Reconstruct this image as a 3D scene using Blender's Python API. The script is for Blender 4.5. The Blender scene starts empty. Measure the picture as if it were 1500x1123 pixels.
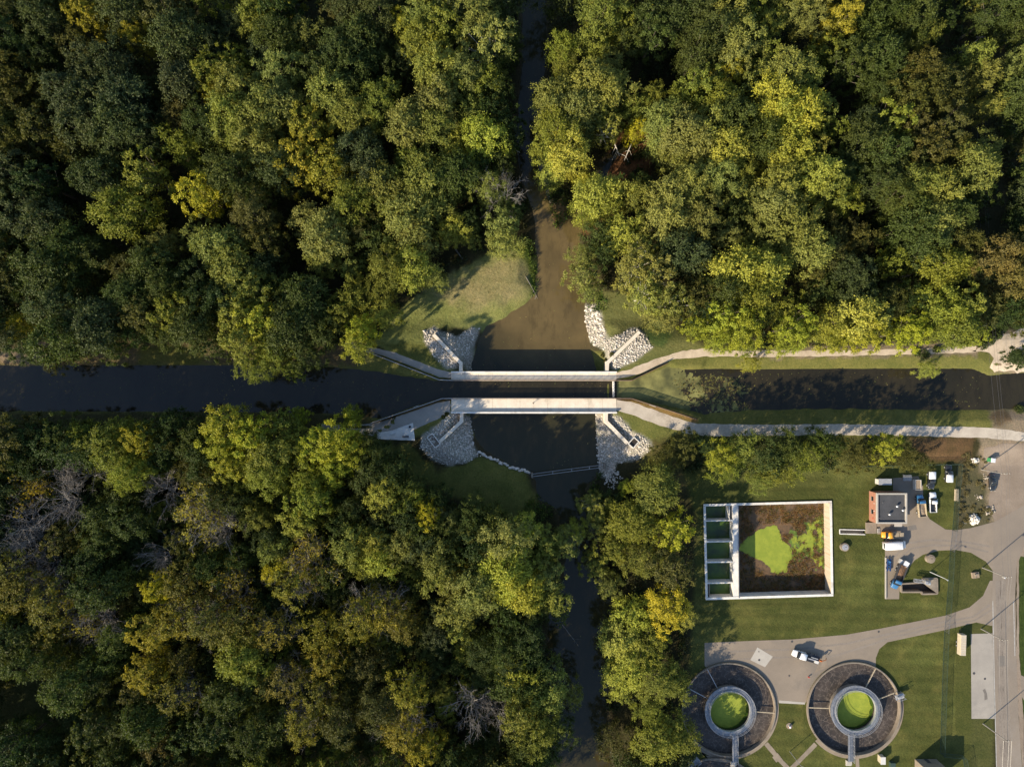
import bpy, bmesh, math, random
import numpy as np
from mathutils import Vector, Matrix
random.seed(7)
C = bpy.context.scene.collection
PI = math.pi
H = 200.0; S = 0.2; CX, CY = 750.0, 561.5          # flying height, metres per photo pixel at z = 0

def G(px, py, z=0.0):
    k = S * (H - z) / H
    return ((px - CX) * k, (CY - py) * k)
def GP(pts, z=0.0): return [G(x, y, z) for x, y in pts]

# ------------------------------------------------------------------ numpy noise / distances
def _h(ix, iy, s):
    n = (ix * 374761393 + iy * 668265263 + s * 1442695041) & 0xffffffff
    n = ((n ^ (n >> 13)) * 1274126177) & 0xffffffff
    return ((n ^ (n >> 16)) & 0xffff) / 65535.0
def vnoise(x, y, s=0):
    x = np.asarray(x, float); y = np.asarray(y, float)
    ix = np.floor(x).astype(np.int64); iy = np.floor(y).astype(np.int64)
    fx = x - ix; fy = y - iy
    fx = fx*fx*(3-2*fx); fy = fy*fy*(3-2*fy)
    a = _h(ix, iy, s); b = _h(ix+1, iy, s); c = _h(ix, iy+1, s); d = _h(ix+1, iy+1, s)
    return (a*(1-fx)+b*fx)*(1-fy) + (c*(1-fx)+d*fx)*fy
def fnoise(x, y, s=0, o=4):
    t = 0; a = 1.0; w = 0
    for i in range(o):
        t = t + a*vnoise(x*2**i, y*2**i, s+i*17); w += a; a *= .5
    return t/w
def sdist(x, y, poly):
    x = np.asarray(x, float); y = np.asarray(y, float)
    P = np.array(poly, float); Q = np.roll(P, -1, 0)
    d = np.full(x.shape, 1e18); ins = np.zeros(x.shape, bool)
    for (ax, ay), (bx, by) in zip(P, Q):
        ex, ey = bx-ax, by-ay; wx, wy = x-ax, y-ay
        t = np.clip((wx*ex+wy*ey)/(ex*ex+ey*ey+1e-12), 0, 1)
        dx, dy = wx-ex*t, wy-ey*t
        d = np.minimum(d, dx*dx+dy*dy)
        c = ((ay <= y) & (by > y)) | ((by <= y) & (ay > y))
        if ay != by: ins ^= c & (x < ax + (y-ay)/(by-ay)*ex)
    d = np.sqrt(d)
    return np.where(ins, -d, d)
def sstep(t): t = np.clip(t, 0, 1); return t*t*(3-2*t)

# ------------------------------------------------------------------ mesh builder
class MB:
    def __init__(s): s.v = []; s.f = []; s.m = []
    def add(s, vs, fs, mi=0):
        o = len(s.v); s.v += [tuple(v) for v in vs]
        for f in fs: s.f.append(tuple(i+o for i in f)); s.m.append(mi)
    def box(s, cx, cy, cz, sx, sy, sz, rot=0, mi=0, tilt=0):
        c, n = math.cos(rot), math.sin(rot); vs = []
        for dz in (-.5, .5):
            for dx, dy in ((-.5,-.5),(.5,-.5),(.5,.5),(-.5,.5)):
                x, y = dx*sx, dy*sy
                vs.append((cx+x*c-y*n, cy+x*n+y*c, cz+dz*sz + tilt*dx*sx))
        s.add(vs, [(3,2,1,0),(4,5,6,7),(0,1,5,4),(1,2,6,5),(2,3,7,6),(3,0,4,7)], mi); return s
    def prism(s, poly, z0, z1, mi=0):
        a = sum(poly[i][0]*poly[(i+1)%len(poly)][1]-poly[(i+1)%len(poly)][0]*poly[i][1] for i in range(len(poly)))
        if a < 0: poly = poly[::-1]
        n = len(poly)
        s.add([(x,y,z0) for x,y in poly]+[(x,y,z1) for x,y in poly],
              [tuple(range(n-1,-1,-1)), tuple(range(n,2*n))]+[(i,(i+1)%n,n+(i+1)%n,n+i) for i in range(n)], mi); return s
    def tube(s, pts, rs, n=8, mi=0, cap=True):
        pts = [Vector(p) for p in pts]
        if not hasattr(rs, '__len__'): rs = [rs]*len(pts)
        vs = []; fs = []
        for i, p in enumerate(pts):
            d = (pts[min(i+1,len(pts)-1)]-pts[max(i-1,0)])
            if d.length < 1e-9: d = Vector((0,0,1))
            d.normalize()
            a = d.cross(Vector((0,0,1)) if abs(d.z) < .9 else Vector((1,0,0))).normalized(); b = d.cross(a)
            for k in range(n):
                t = 2*PI*k/n; vs.append(p+(a*math.cos(t)+b*math.sin(t))*rs[i])
        for i in range(len(pts)-1):
            for k in range(n):
                fs.append((i*n+k, i*n+(k+1)%n, (i+1)*n+(k+1)%n, (i+1)*n+k))
        if cap:
            fs.append(tuple(range(n-1,-1,-1))); fs.append(tuple(range((len(pts)-1)*n, len(pts)*n)))
        s.add(vs, fs, mi); return s
    def ring(s, cx, cy, prof, n=96, a0=0, a1=2*PI, mi=0):      # lathe of a closed profile (r, z)
        m = len(prof); full = abs(a1-a0-2*PI) < 1e-6; k = n if full else n+1
        vs = [(cx+r*math.cos(a0+(a1-a0)*i/n), cy+r*math.sin(a0+(a1-a0)*i/n), z) for i in range(k) for r, z in prof]
        fs = []
        for i in range(n):
            j = (i+1) % k
            for q in range(m):
                w = (q+1) % m; fs.append((i*m+q, j*m+q, j*m+w, i*m+w))
        s.add(vs, fs, mi); return s
    def disc(s, cx, cy, z, r, n=64, mi=0, jit=0):
        s.add([(cx+r*(1+jit*random.uniform(-1,1))*math.cos(2*PI*i/n), cy+r*math.sin(2*PI*i/n), z) for i in range(n)], [tuple(range(n))], mi); return s
    def loft(s, secs, mi=0):                                    # (x, half width, z0, z1, chamfer)
        vs = []; fs = []
        for x, w, z0, z1, c in secs:
            vs += [(x,-w,z0),(x,-w,z1-c),(x,-w+c,z1),(x,w-c,z1),(x,w,z1-c),(x,w,z0)]
        for i in range(len(secs)-1):
            for k in range(6): fs.append((i*6+k, i*6+(k+1)%6, i*6+6+(k+1)%6, i*6+6+k))
        e = (len(secs)-1)*6
        fs += [(5,4,3,2,1,0), tuple(range(e, e+6))]
        s.add(vs, fs, mi); return s
    def mesh(s, name, mats, smooth=False):
        me = bpy.data.meshes.new(name)
        me.from_pydata(s.v, [], s.f)
        for m in (mats if isinstance(mats, (list, tuple)) else [mats]): me.materials.append(m)
        if any(s.m): me.polygons.foreach_set('material_index', s.m)
        bm = bmesh.new(); bm.from_mesh(me); bmesh.ops.recalc_face_normals(bm, faces=bm.faces); bm.to_mesh(me); bm.free()
        if smooth: me.polygons.foreach_set('use_smooth', [True]*len(me.polygons))
        return me
    def build(s, name, mats, parent=None, smooth=False, bevel=0, loc=None):
        o = bpy.data.objects.new(name, s.mesh(name, mats, smooth)); C.objects.link(o)
        if parent: o.parent = parent
        if loc: o.location = loc
        if bevel:
            b = o.modifiers.new('bevel', 'BEVEL'); b.width = bevel; b.segments = 2; b.limit_method = 'ANGLE'
        return o
def tag(o, label=None, cat=None, group=None, kind=None):
    if label: o['label'] = label
    if cat: o['category'] = cat
    if group: o['group'] = group
    if kind: o['kind'] = kind
    return o
def thing(name, label, cat, loc=(0,0,0), rz=0, group=None):
    o = bpy.data.objects.new(name, None); C.objects.link(o); o.empty_display_size = .5
    o.location = loc; o.rotation_euler = (0,0,rz); return tag(o, label, cat, group)
def copy_tree(o, parent=None):
    c = o.copy(); C.objects.link(c); c.parent = parent
    for ch in o.children: copy_tree(ch, c)
    return c
def npmesh(name, V, F, mat, var=None):
    """V (n,3), F (m,k) numpy -> mesh"""
    me = bpy.data.meshes.new(name)
    V = np.asarray(V, np.float32); F = np.asarray(F, np.int32); m, k = F.shape
    me.vertices.add(len(V)); me.vertices.foreach_set('co', V.ravel())
    me.loops.add(m*k); me.loops.foreach_set('vertex_index', F.ravel())
    me.polygons.add(m); me.polygons.foreach_set('loop_start', np.arange(0, m*k, k, dtype=np.int32))
    me.polygons.foreach_set('loop_total', np.full(m, k, np.int32))
    me.update(calc_edges=True)
    if mat: me.materials.append(mat)
    if var is not None:
        a = me.attributes.new('var', 'FLOAT', 'POINT'); a.data.foreach_set('value', np.asarray(var, np.float32))
    return me

# ------------------------------------------------------------------ materials
def newmat(name):
    m = bpy.data.materials.new(name); m.use_nodes = True
    nt = m.node_tree; b = nt.nodes['Principled BSDF']; return m, nt, b
def N(nt, t, **kw):
    n = nt.nodes.new(t)
    for k, v in kw.items():
        if k.startswith('i_'): n.inputs[k[2:].replace('_', ' ')].default_value = v
        else: setattr(n, k, v)
    return n
def mixc(nt, a, b, fac, blend='MIX'):
    m = nt.nodes.new('ShaderNodeMix'); m.data_type = 'RGBA'; m.blend_type = blend
    for idx, v in ((0, fac), (6, a), (7, b)):
        if hasattr(v, 'is_linked') or isinstance(v, bpy.types.NodeSocket): nt.links.new(v, m.inputs[idx])
        else: m.inputs[idx].default_value = v if idx == 0 else (*v, 1)
    return m.outputs[2]
def noise(nt, scale, detail=4, rough=.55, coord=None, out='Fac'):
    n = N(nt, 'ShaderNodeTexNoise'); n.inputs['Scale'].default_value = scale
    n.inputs['Detail'].default_value = detail; n.inputs['Roughness'].default_value = rough
    if coord is not None: nt.links.new(coord, n.inputs['Vector'])
    return n.outputs[out]
def ramp(nt, fac, stops):
    r = N(nt, 'ShaderNodeValToRGB'); e = r.color_ramp.elements
    while len(e) < len(stops): e.new(.5)
    for k, (p, c) in enumerate(stops):
        e[k].position = p; e[k].color = (*c, 1) if hasattr(c, '__len__') else (c, c, c, 1)
    nt.links.new(fac, r.inputs[0]); return r.outputs[0]
def pos(nt): return N(nt, 'ShaderNodeNewGeometry').outputs['Position']
def objc(nt): return N(nt, 'ShaderNodeTexCoord').outputs['Object']
def bump(nt, b, h, strength=.4, dist=.05):
    n = N(nt, 'ShaderNodeBump'); n.inputs['Strength'].default_value = strength; n.inputs['Distance'].default_value = dist
    nt.links.new(h, n.inputs['Height']); nt.links.new(n.outputs[0], b.inputs['Normal'])
def surf(name, col, col2=None, scale=1.5, rough=.85, metal=0, local=False, bs=.3, bd=.03, fine=12, stain=None):
    """weathered surface: two colours through two noises, optional darker stains"""
    m, nt, b = newmat(name); co = objc(nt) if local else pos(nt)
    col2 = col2 or tuple(c*.72 for c in col)
    n1 = noise(nt, scale, 5, .6, co); n2 = noise(nt, fine, 3, .6, co)
    f = ramp(nt, n1, [(.35, 0), (.65, 1)])
    c = mixc(nt, col, col2, f)
    c = mixc(nt, c, tuple(x*.6 for x in col), ramp(nt, n2, [(.5, 0), (.75, .6)]))
    if stain:
        n3 = noise(nt, scale*.35, 6, .7, co)
        c = mixc(nt, c, stain, ramp(nt, n3, [(.55, 0), (.7, .8)]))
    nt.links.new(c, b.inputs['Base Color']); b.inputs['Roughness'].default_value = rough; b.inputs['Metallic'].default_value = metal
    bump(nt, b, n2, bs, bd); return m
def paint(name, col, rough=.3, dirt=.12, metal=0):
    m, nt, b = newmat(name); co = objc(nt)
    c = mixc(nt, col, tuple(x*.55+.02 for x in col), ramp(nt, noise(nt, 2.5, 5, .65, co), [(.45, 0), (.8, dirt*4)]))
    nt.links.new(c, b.inputs['Base Color']); b.inputs['Roughness'].default_value = rough; b.inputs['Metallic'].default_value = metal
    b.inputs['Coat Weight'].default_value = .3
    return m
M = {}
M['concrete'] = surf('pale_concrete', (.62,.55,.46), (.50,.44,.37), .5, .85, stain=(.36,.29,.21))
M['deck'] = surf('deck_concrete', (.74,.66,.54), (.62,.54,.43), .35, .85, fine=5, stain=(.42,.35,.26))
M['track'] = surf('tyre_polished_paving', (.185,.155,.128), (.225,.19,.155), .25, .85, fine=3)
M['patch'] = surf('paving_patch', (.14,.125,.11), (.17,.15,.13), .4, .9)
M['darkweed'] = surf('dark_pond_plants', (.085,.14,.022), (.13,.20,.025), 1.2, .8, fine=4)
M['white_conc'] = surf('white_concrete', (.76,.73,.68), (.62,.59,.54), .6, .8, stain=(.40,.35,.29))
M['old_conc'] = surf('old_concrete', (.26,.22,.17), (.17,.14,.11), .6, .9, stain=(.12,.09,.06))
M['tan_conc'] = surf('tan_concrete', (.27,.22,.165), (.20,.16,.12), .5, .9, stain=(.13,.10,.07))
M['asphalt'] = surf('worn_asphalt', (.250,.203,.155), (.205,.168,.130), .12, .9, fine=7, stain=(.15,.130,.11))
M['road'] = surf('old_road', (.235,.193,.150), (.195,.162,.130), .1, .9, fine=6, stain=(.245,.215,.185))
M['pad'] = surf('concrete_pad', (.33,.30,.26), (.27,.245,.215), .18, .9, stain=(.19,.18,.165))
M['slab'] = surf('light_slab', (.42,.39,.34), (.36,.33,.29), .4, .85)
M['gravel'] = surf('pale_gravel', (.50,.44,.36), (.40,.345,.28), .35, .95, fine=5, bs=.6, bd=.08, stain=(.22,.18,.14))
M['gravel_tan'] = surf('tan_gravel', (.58,.48,.36), (.45,.365,.27), .35, .95, fine=5, bs=.6, bd=.08, stain=(.26,.20,.13))
M['dirt'] = surf('dusty_dirt', (.27,.215,.165), (.20,.155,.115), .13, .95, fine=3, bs=.6, bd=.1, stain=(.12,.085,.06))
M['line'] = surf('worn_line_paint', (.45,.44,.42), (.30,.29,.27), 1.2, .8)
M['crack'] = surf('tar_seam', (.09,.085,.08), (.13,.12,.11), .6, .9)
M['steel'] = surf('galvanised_steel', (.30,.31,.33), (.20,.21,.23), 2, .45, .6, local=True)
M['lsteel'] = surf('light_steel', (.50,.50,.50), (.38,.38,.39), 2, .4, .4, local=True)
M['dmetal'] = surf('dark_metal', (.06,.055,.05), (.09,.07,.05), 2, .55, .5, local=True)
M['rustrail'] = surf('weathered_rail', (.23,.13,.07), (.15,.09,.05), 1.5, .7, .2)
M['wood'] = surf('grey_timber', (.30,.23,.16), (.21,.165,.12), 3, .9, local=True)
M['palew'] = surf('pale_boards', (.45,.37,.26), (.34,.28,.19), 3, .9, local=True)
M['brick'] = None
M['roof'] = surf('tar_roof', (.048,.050,.055), (.065,.066,.072), .5, .9, fine=6, stain=(.085,.08,.075))
M['white'] = paint('white_paint', (.78,.78,.77)); M['offwhite'] = paint('off_white_paint', (.60,.58,.54))
M['black'] = paint('black_paint', (.02,.022,.026), .22); M['dgrey'] = paint('dark_grey_paint', (.06,.06,.065), .35)
M['blue'] = paint('blue_paint', (.035,.14,.30), .35, .2); M['navy'] = paint('navy_paint', (.02,.05,.16), .35, .2)
M['yellow'] = paint('yellow_paint', (.75,.33,.02), .35, .15); M['orange'] = paint('orange_paint', (.5,.14,.03), .4, .2)
M['green'] = paint('green_plastic', (.04,.25,.10), .5); M['red'] = paint('red_paint', (.5,.04,.03), .4)
M['beige'] = paint('beige_paint', (.52,.44,.32), .5, .2); M['tyre'] = paint('tyre_rubber', (.018,.018,.018), .85)
M['fence'] = paint('green_fence', (.035,.060,.045), .5, .1)
m, nt, b = newmat('window_glass'); b.inputs['Base Color'].default_value = (.015,.018,.022,1); b.inputs['Roughness'].default_value = .08; M['glass'] = m
m, nt, b = newmat('lamp_lens'); b.inputs['Base Color'].default_value = (.7,.7,.65,1); b.inputs['Roughness'].default_value = .15; M['lens'] = m
# brick
m, nt, b = newmat('red_brick'); co = N(nt, 'ShaderNodeTexCoord').outputs['Object']
mp = N(nt, 'ShaderNodeMapping'); mp.inputs['Rotation'].default_value = (PI/2, 0, PI/2); nt.links.new(co, mp.inputs[0])
bk = N(nt, 'ShaderNodeTexBrick'); bk.inputs['Color1'].default_value = (.36,.155,.095,1); bk.inputs['Color2'].default_value = (.29,.12,.075,1)
bk.inputs['Mortar'].default_value = (.42,.32,.25,1); bk.inputs['Scale'].default_value = 4; nt.links.new(mp.outputs[0], bk.inputs['Vector'])
nt.links.new(bk.outputs[0], b.inputs['Base Color']); b.inputs['Roughness'].default_value = .9; M['brick'] = m
# foliage: hue and tone differ leaf by leaf and tree by tree (object colour)
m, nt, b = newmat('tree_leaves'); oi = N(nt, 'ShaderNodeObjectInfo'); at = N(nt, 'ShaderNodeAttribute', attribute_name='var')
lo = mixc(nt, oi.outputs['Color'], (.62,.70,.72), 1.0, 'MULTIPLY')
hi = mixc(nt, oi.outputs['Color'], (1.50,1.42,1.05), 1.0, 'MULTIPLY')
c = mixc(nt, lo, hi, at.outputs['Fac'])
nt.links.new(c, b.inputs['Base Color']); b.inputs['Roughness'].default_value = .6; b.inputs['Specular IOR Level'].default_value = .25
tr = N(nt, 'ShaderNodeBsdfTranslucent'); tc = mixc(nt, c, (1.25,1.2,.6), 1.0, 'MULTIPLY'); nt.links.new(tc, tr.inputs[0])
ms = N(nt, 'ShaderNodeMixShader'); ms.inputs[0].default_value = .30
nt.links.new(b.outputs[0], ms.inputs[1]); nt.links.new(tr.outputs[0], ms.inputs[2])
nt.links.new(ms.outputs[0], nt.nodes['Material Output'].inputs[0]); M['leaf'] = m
M['bark'] = surf('tree_bark', (.16,.13,.10), (.10,.08,.06), 1, .95, local=True)
M['greybark'] = surf('grey_bare_bark', (.30,.275,.245), (.20,.18,.16), 1, .95, local=True)
M['whitebark'] = surf('white_bark', (.66,.62,.55), (.42,.38,.32), 1.2, .9, local=True)
# rocks: every stone its own tone through the var attribute
m, nt, b = newmat('limestone_rocks'); at = N(nt, 'ShaderNodeAttribute', attribute_name='var')
c = mixc(nt, (.34,.295,.24), (.72,.66,.58), at.outputs['Fac']); c = mixc(nt, c, (.22,.18,.14), ramp(nt, noise(nt, 2.2, 4, .6, pos(nt)), [(.55, 0), (.75, .7)]))
nt.links.new(c, b.inputs['Base Color']); b.inputs['Roughness'].default_value = .9; M['rock'] = m
# terrain: colour of the ground cover from the mesh, broken up at two scales
m, nt, b = newmat('ground_cover'); at = N(nt, 'ShaderNodeAttribute', attribute_name='col'); p = pos(nt)
c = mixc(nt, at.outputs['Color'], (.70,.78,.72), ramp(nt, noise(nt, .22, 6, .65, p), [(.35, 0), (.65, 1)]), 'MULTIPLY')
n2 = noise(nt, 1.6, 5, .7, p)
c2 = mixc(nt, c, (1.35,1.25,1.15), ramp(nt, n2, [(.45, 0), (.72, 1)]), 'MULTIPLY')
c3 = mixc(nt, c2, (.55,.60,.55), ramp(nt, noise(nt, 3.5, 3, .7, p), [(.5, 0), (.7, 1)]), 'MULTIPLY')
nt.links.new(c3, b.inputs['Base Color']); b.inputs['Roughness'].default_value = .95; b.inputs['Specular IOR Level'].default_value = .1
bump(nt, b, n2, .8, .25); M['ground'] = m
# water
def water(name, deep, silt, sc=.05, shoal=None):
    m, nt, b = newmat(name); p = pos(nt)
    c = mixc(nt, deep, silt, ramp(nt, noise(nt, sc, 6, .6, p), [(.38, 0), (.68, 1)]))
    if shoal:      # sandy shallows paler; deep reaches darker, part depth, part shade put into the colour
        dn = N(nt, 'ShaderNodeVectorMath', operation='DISTANCE'); dn.inputs[1].default_value = shoal[0]; nt.links.new(p, dn.inputs[0])
        ma = N(nt, 'ShaderNodeMath', operation='MULTIPLY_ADD'); ma.inputs[1].default_value = 9.0; nt.links.new(noise(nt, .12, 5, .6, p), ma.inputs[0]); nt.links.new(dn.outputs['Value'], ma.inputs[2])
        mr = N(nt, 'ShaderNodeMapRange'); mr.inputs[1].default_value = shoal[1]; mr.inputs[2].default_value = shoal[2]; nt.links.new(ma.outputs[0], mr.inputs[0])
        c = mixc(nt, c, shoal[3], mr.outputs[0])
    mp = N(nt, 'ShaderNodeMapping'); mp.inputs['Scale'].default_value = (1, .35, 1); nt.links.new(p, mp.inputs[0])
    c = mixc(nt, c, tuple(x*.6 for x in deep), ramp(nt, noise(nt, .30, 8, .78, mp.outputs[0]), [(.50, 0), (.66, .75)]))
    nt.links.new(c, b.inputs['Base Color']); b.inputs['Roughness'].default_value = .05; b.inputs['IOR'].default_value = 1.38; b.inputs['Specular IOR Level'].default_value = .5
    bump(nt, b, noise(nt, .9, 3, .6, p), .12, .05); return m
M['river'] = water('river_water', (.095,.070,.030), (.160,.115,.048), shoal=((14,34,-4.7), 26, 38, (.030,.028,.013)))
M['canal'] = water('canal_water', (.020,.018,.011), (.034,.028,.015))
m, nt, b = newmat('duckweed'); p = pos(nt)
c = mixc(nt, (.20,.25,.022), (.26,.30,.03), ramp(nt, noise(nt, .5, 5, .6, p), [(.4, 0), (.65, 1)]))
c = mixc(nt, c, (.13,.19,.02), ramp(nt, noise(nt, 2.2, 6, .75, p), [(.50, 0), (.70, .75)]))
nt.links.new(c, b.inputs['Base Color']); b.inputs['Roughness'].default_value = .8; M['weed'] = m
m, nt, b = newmat('canal_algae'); at = N(nt, 'ShaderNodeAttribute', attribute_name='var')
c = mixc(nt, (.060,.064,.020), (.235,.225,.070), at.outputs['Fac'])
nt.links.new(c, b.inputs['Base Color']); b.inputs['Roughness'].default_value = .8; M['algae'] = m
m, nt, b = newmat('tank_sludge'); p = pos(nt)
mp = N(nt, 'ShaderNodeMapping'); nt.links.new(p, mp.inputs[0])
wv = N(nt, 'ShaderNodeTexVoronoi', feature='DISTANCE_TO_EDGE'); wv.inputs['Scale'].default_value = .55
wn = mixc(nt, (0,0,0), (1,1,1), .5); nn = N(nt, 'ShaderNodeTexNoise'); nn.inputs['Scale'].default_value = .8; nn.inputs['Detail'].default_value = 5; nt.links.new(p, nn.inputs['Vector'])
ad = N(nt, 'ShaderNodeVectorMath', operation='MULTIPLY_ADD'); ad.inputs[1].default_value = (3,3,3); nt.links.new(nn.outputs['Color'], ad.inputs[0]); nt.links.new(p, ad.inputs[2]); nt.links.new(ad.outputs[0], wv.inputs['Vector'])
c = mixc(nt, (.030,.024,.020), (.055,.042,.034), ramp(nt, noise(nt, .25, 5, .6, p), [(.4, 0), (.62, 1)]))
c = mixc(nt, c, (.17,.14,.115), ramp(nt, wv.outputs['Distance'], [(0, .7), (.06, 0)]))
nt.links.new(c, b.inputs['Base Color']); b.inputs['Roughness'].default_value = .6; M['sludge'] = m
m, nt, b = newmat('basin_muck'); p = pos(nt)
c = mixc(nt, (.085,.058,.034), (.15,.085,.040), ramp(nt, noise(nt, .35, 6, .7, p), [(.4, 0), (.65, 1)]))
c = mixc(nt, c, (.030,.022,.016), ramp(nt, noise(nt, 1.2, 5, .75, p), [(.5, 0), (.65, .9)]))
nt.links.new(c, b.inputs['Base Color']); b.inputs['Roughness'].default_value = .9; M['muck'] = m
m, nt, b = newmat('cell_water'); p = pos(nt)
c = mixc(nt, (.062,.115,.014), (.030,.050,.014), ramp(nt, noise(nt, .3, 4, .6, p), [(.45, 0), (.65, 1)]))
nt.links.new(c, b.inputs['Base Color']); b.inputs['Roughness'].default_value = .3; M['cell'] = m
# streaked basin wall
m, nt, b = newmat('streaked_wall'); p = pos(nt)
mp = N(nt, 'ShaderNodeMapping'); mp.inputs['Scale'].default_value = (.8,.8,.06); nt.links.new(p, mp.inputs[0])
c = mixc(nt, (.50,.42,.32), (.36,.24,.14), ramp(nt, noise(nt, 1.4, 5, .7, mp.outputs[0]), [(.45, 0), (.7, .8)]))
nt.links.new(c, b.inputs['Base Color']); b.inputs['Roughness'].default_value = .9; M['streak'] = m
# ================================================================== TERRAIN
RZ, WZ, PZ, FZ = -4.7, -1.3, -1.5, -2.2       # river, canal water, plant lawn, forest floor
river_px = [(768,-260),(768,-60),(765,60),(762,130),(755,200),(765,260),(783,320),(788,380),(785,430),(770,445),(740,465),(712,478),(700,500),(692,540),
 (690,575),(690,610),(694,640),(710,660),(735,672),(765,688),(785,705),(790,730),(815,745),(830,790),(825,850),(805,900),(798,960),(800,1040),(815,1123),(820,1200),(820,1500),
 (900,1500),(900,1200),(895,1123),(888,1040),(890,950),(893,880),(880,820),(868,760),(858,715),(880,690),(876,660),(872,625),(870,575),(872,540),(866,510),(858,480),(856,440),
 (848,400),(846,360),(850,337),(868,315),(880,280),(890,250),(905,225),(930,215),(925,200),(900,215),(878,245),(862,270),(845,300),(828,322),(816,337),(808,318),(805,300),(792,260),
 (785,228),(795,180),(798,120),(800,60),(795,-60),(795,-260)]
RIVER = GP(river_px, RZ)
CANL = GP([(-900,536),(100,536),(300,535),(480,537),(560,546),(643,557),(672,557),(672,583),(648,583),(600,598),(556,613),(500,605),(300,602),(-900,602)], WZ)
CANR = GP([(893,557),(925,557),(978,536),(1000,540),(1100,541),(1240,540),(1330,540),(1420,540),(1450,550),(1500,547),(2400,547),(2400,602),(1470,598),(1450,600),(1240,598),(1100,600),(1028,606),(925,583),(893,583)], WZ)
def hfun(x, y):
    x = np.asarray(x, float); y = np.asarray(y, float)
    yn = (CY-503)*S; ys = (CY-646)*S
    base = np.where(y > yn, FZ*sstep((y-yn)/8), 0.0)
    so = PZ + (FZ-PZ)*sstep((40-x)/12)
    so = so*sstep((ys-y)/8)
    base = np.where(y < ys, so, base)
    forest = np.clip(-base-1.6, 0, 1)
    base = base + forest*(fnoise(x*.05, y*.05, 3)-.5)*1.2
    sr = sdist(x, y, RIVER) + (fnoise(x*.25, y*.25, 5)-.5)*1.6
    near = sstep((16-np.abs(y))/8)
    zr = RZ + np.where(sr > 0, sr*(.42+.5*near), np.maximum(sr*.5, -1.6)-.05)
    sc = np.minimum(sdist(x, y, CANL), sdist(x, y, CANR))
    wall = sstep((x+36)/6)*sstep((57-x)/4)
    sc = sc + (1-wall)*(fnoise(x*.3, y*.3, 9)-.5)*.7
    zc = WZ + np.where(sc > 0, sc*(.40+5*wall), np.maximum(sc*.9, -2.2)-.05)
    return np.minimum(np.minimum(base, zr), zc)
def h1(x, y): return float(hfun(np.array([x]), np.array([y]))[0])

# outlines of the plant's sunken works
BAS = GP([(1030.6,738.3),(1218.1,733.3),(1220.4,872.4),(1033.8,878)], PZ+.35)
T1 = G(1068,1039.5,PZ+.6); T2 = G(1251.5,1038.5,PZ+.6); T3 = G(1049,1179,PZ+.6); TR = 13.9
PIT = GP([(1321,855),(1352,853),(1355,848),(1372,848),(1373,869),(1352,870),(1350,867),(1321,867)], PZ+.3)
CHN = GP([(1230,775),(1267,776),(1267,782.5),(1230,781.5)], PZ+.1)

def lines(lo, hi, step, far):
    a = list(np.arange(lo, hi+1e-6, step)); g = step; p = hi; q = lo; up = []; dn = []
    while p < far: g *= 1.35; p += g; up.append(p)
    g = step
    while q > -far: g *= 1.35; q -= g; dn.append(q)
    return np.array(dn[::-1]+a+up)
xs = lines(-172, 172, .62, 1400); ys_ = lines(-132, 132, .62, 1400)
X, Y = np.meshgrid(xs, ys_); Z = hfun(X, Y)
nx, ny = len(xs), len(ys_)
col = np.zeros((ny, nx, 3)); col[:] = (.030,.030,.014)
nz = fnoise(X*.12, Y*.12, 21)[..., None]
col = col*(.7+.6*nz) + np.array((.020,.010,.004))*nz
def lay(poly, c, z=0.0, soft=1.0, rag=1.6, px=True):
    P = GP(poly, z) if px else poly
    d = sdist(X, Y, P) + (fnoise(X*.5, Y*.5, 31)-.5)*rag
    w = sstep(.5-d/soft)[..., None]
    col[:] = col*(1-w) + np.array(c)*w
DRY=(.210,.215,.070); BANK=(.145,.138,.042); LAWN=(.076,.080,.023); DGR=(.080,.078,.024); DIRT=(.25,.19,.135); RED=(.16,.075,.036); MUD=(.075,.058,.036)
# riverside soil
dr = sdist(X, Y, RIVER); w = sstep(1-(dr-.3)/2.2)[..., None]*.7; col = col*(1-w)+np.array(MUD)*w
lay([(-900,512),(1900,512),(1900,640),(-900,640)], BANK, 0, 2, 3)                 # levee tops and canal banks
lay([(-900,505),(520,500),(520,536),(-900,536)], (.13,.095,.05), 0, 2, 3)
lay([(200,505),(300,505),(300,535),(200,535)], (.12,.11,.03), 0, 2, 3)
lay([(-900,602),(540,604),(540,640),(-900,640)], (.07,.062,.028), 0, 2, 3)
lay([(545,503),(590,448),(655,405),(720,368),(765,362),(790,400),(790,435),(745,468),(705,485),(655,478),(625,485),(640,520),(668,548),(600,528)], DRY, -2.2, 1.5, 2)
lay([(625,430),(690,395),(760,370),(788,400),(780,425),(700,455)], (.28,.235,.11), -2.6, 6, 6)
lay([(745,360),(775,360),(792,400),(790,440),(778,430),(775,390)], (.11,.14,.03), -3, 2, 3)
lay([(550,500),(625,500),(668,546),(600,528)], (.11,.112,.032), -.6, 2, 3)
lay([(545,644),(600,652),(640,690),(705,668),(770,690),(790,740),(760,765),(700,748),(640,712),(560,690)], (.135,.130,.036), -2.2, 2, 3)
lay([(875,425),(930,430),(985,480),(1035,512),(905,546),(948,495),(930,478),(890,500)], (.150,.148,.052), -1.5, 2, 2)
lay([(955,470),(985,490),(970,510),(945,500)], (.065,.095,.028), -1, 2, 2)
lay([(905,602),(1000,634),(975,670),(945,690),(930,640)], (.15,.15,.045), -.6, 2, 2)
lay([(940,650),(1010,640),(1040,690),(1000,720),(940,690)], (.09,.075,.03), -1, 3, 4)
lay([(1000,690),(1240,645),(1400,645),(1400,1300),(990,1300),(1015,900),(1020,760)], LAWN, PZ, 2, 1)
lay([(1060,655),(1300,650),(1300,705),(1060,712)], (.085,.088,.026), PZ, 4, 5)
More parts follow.
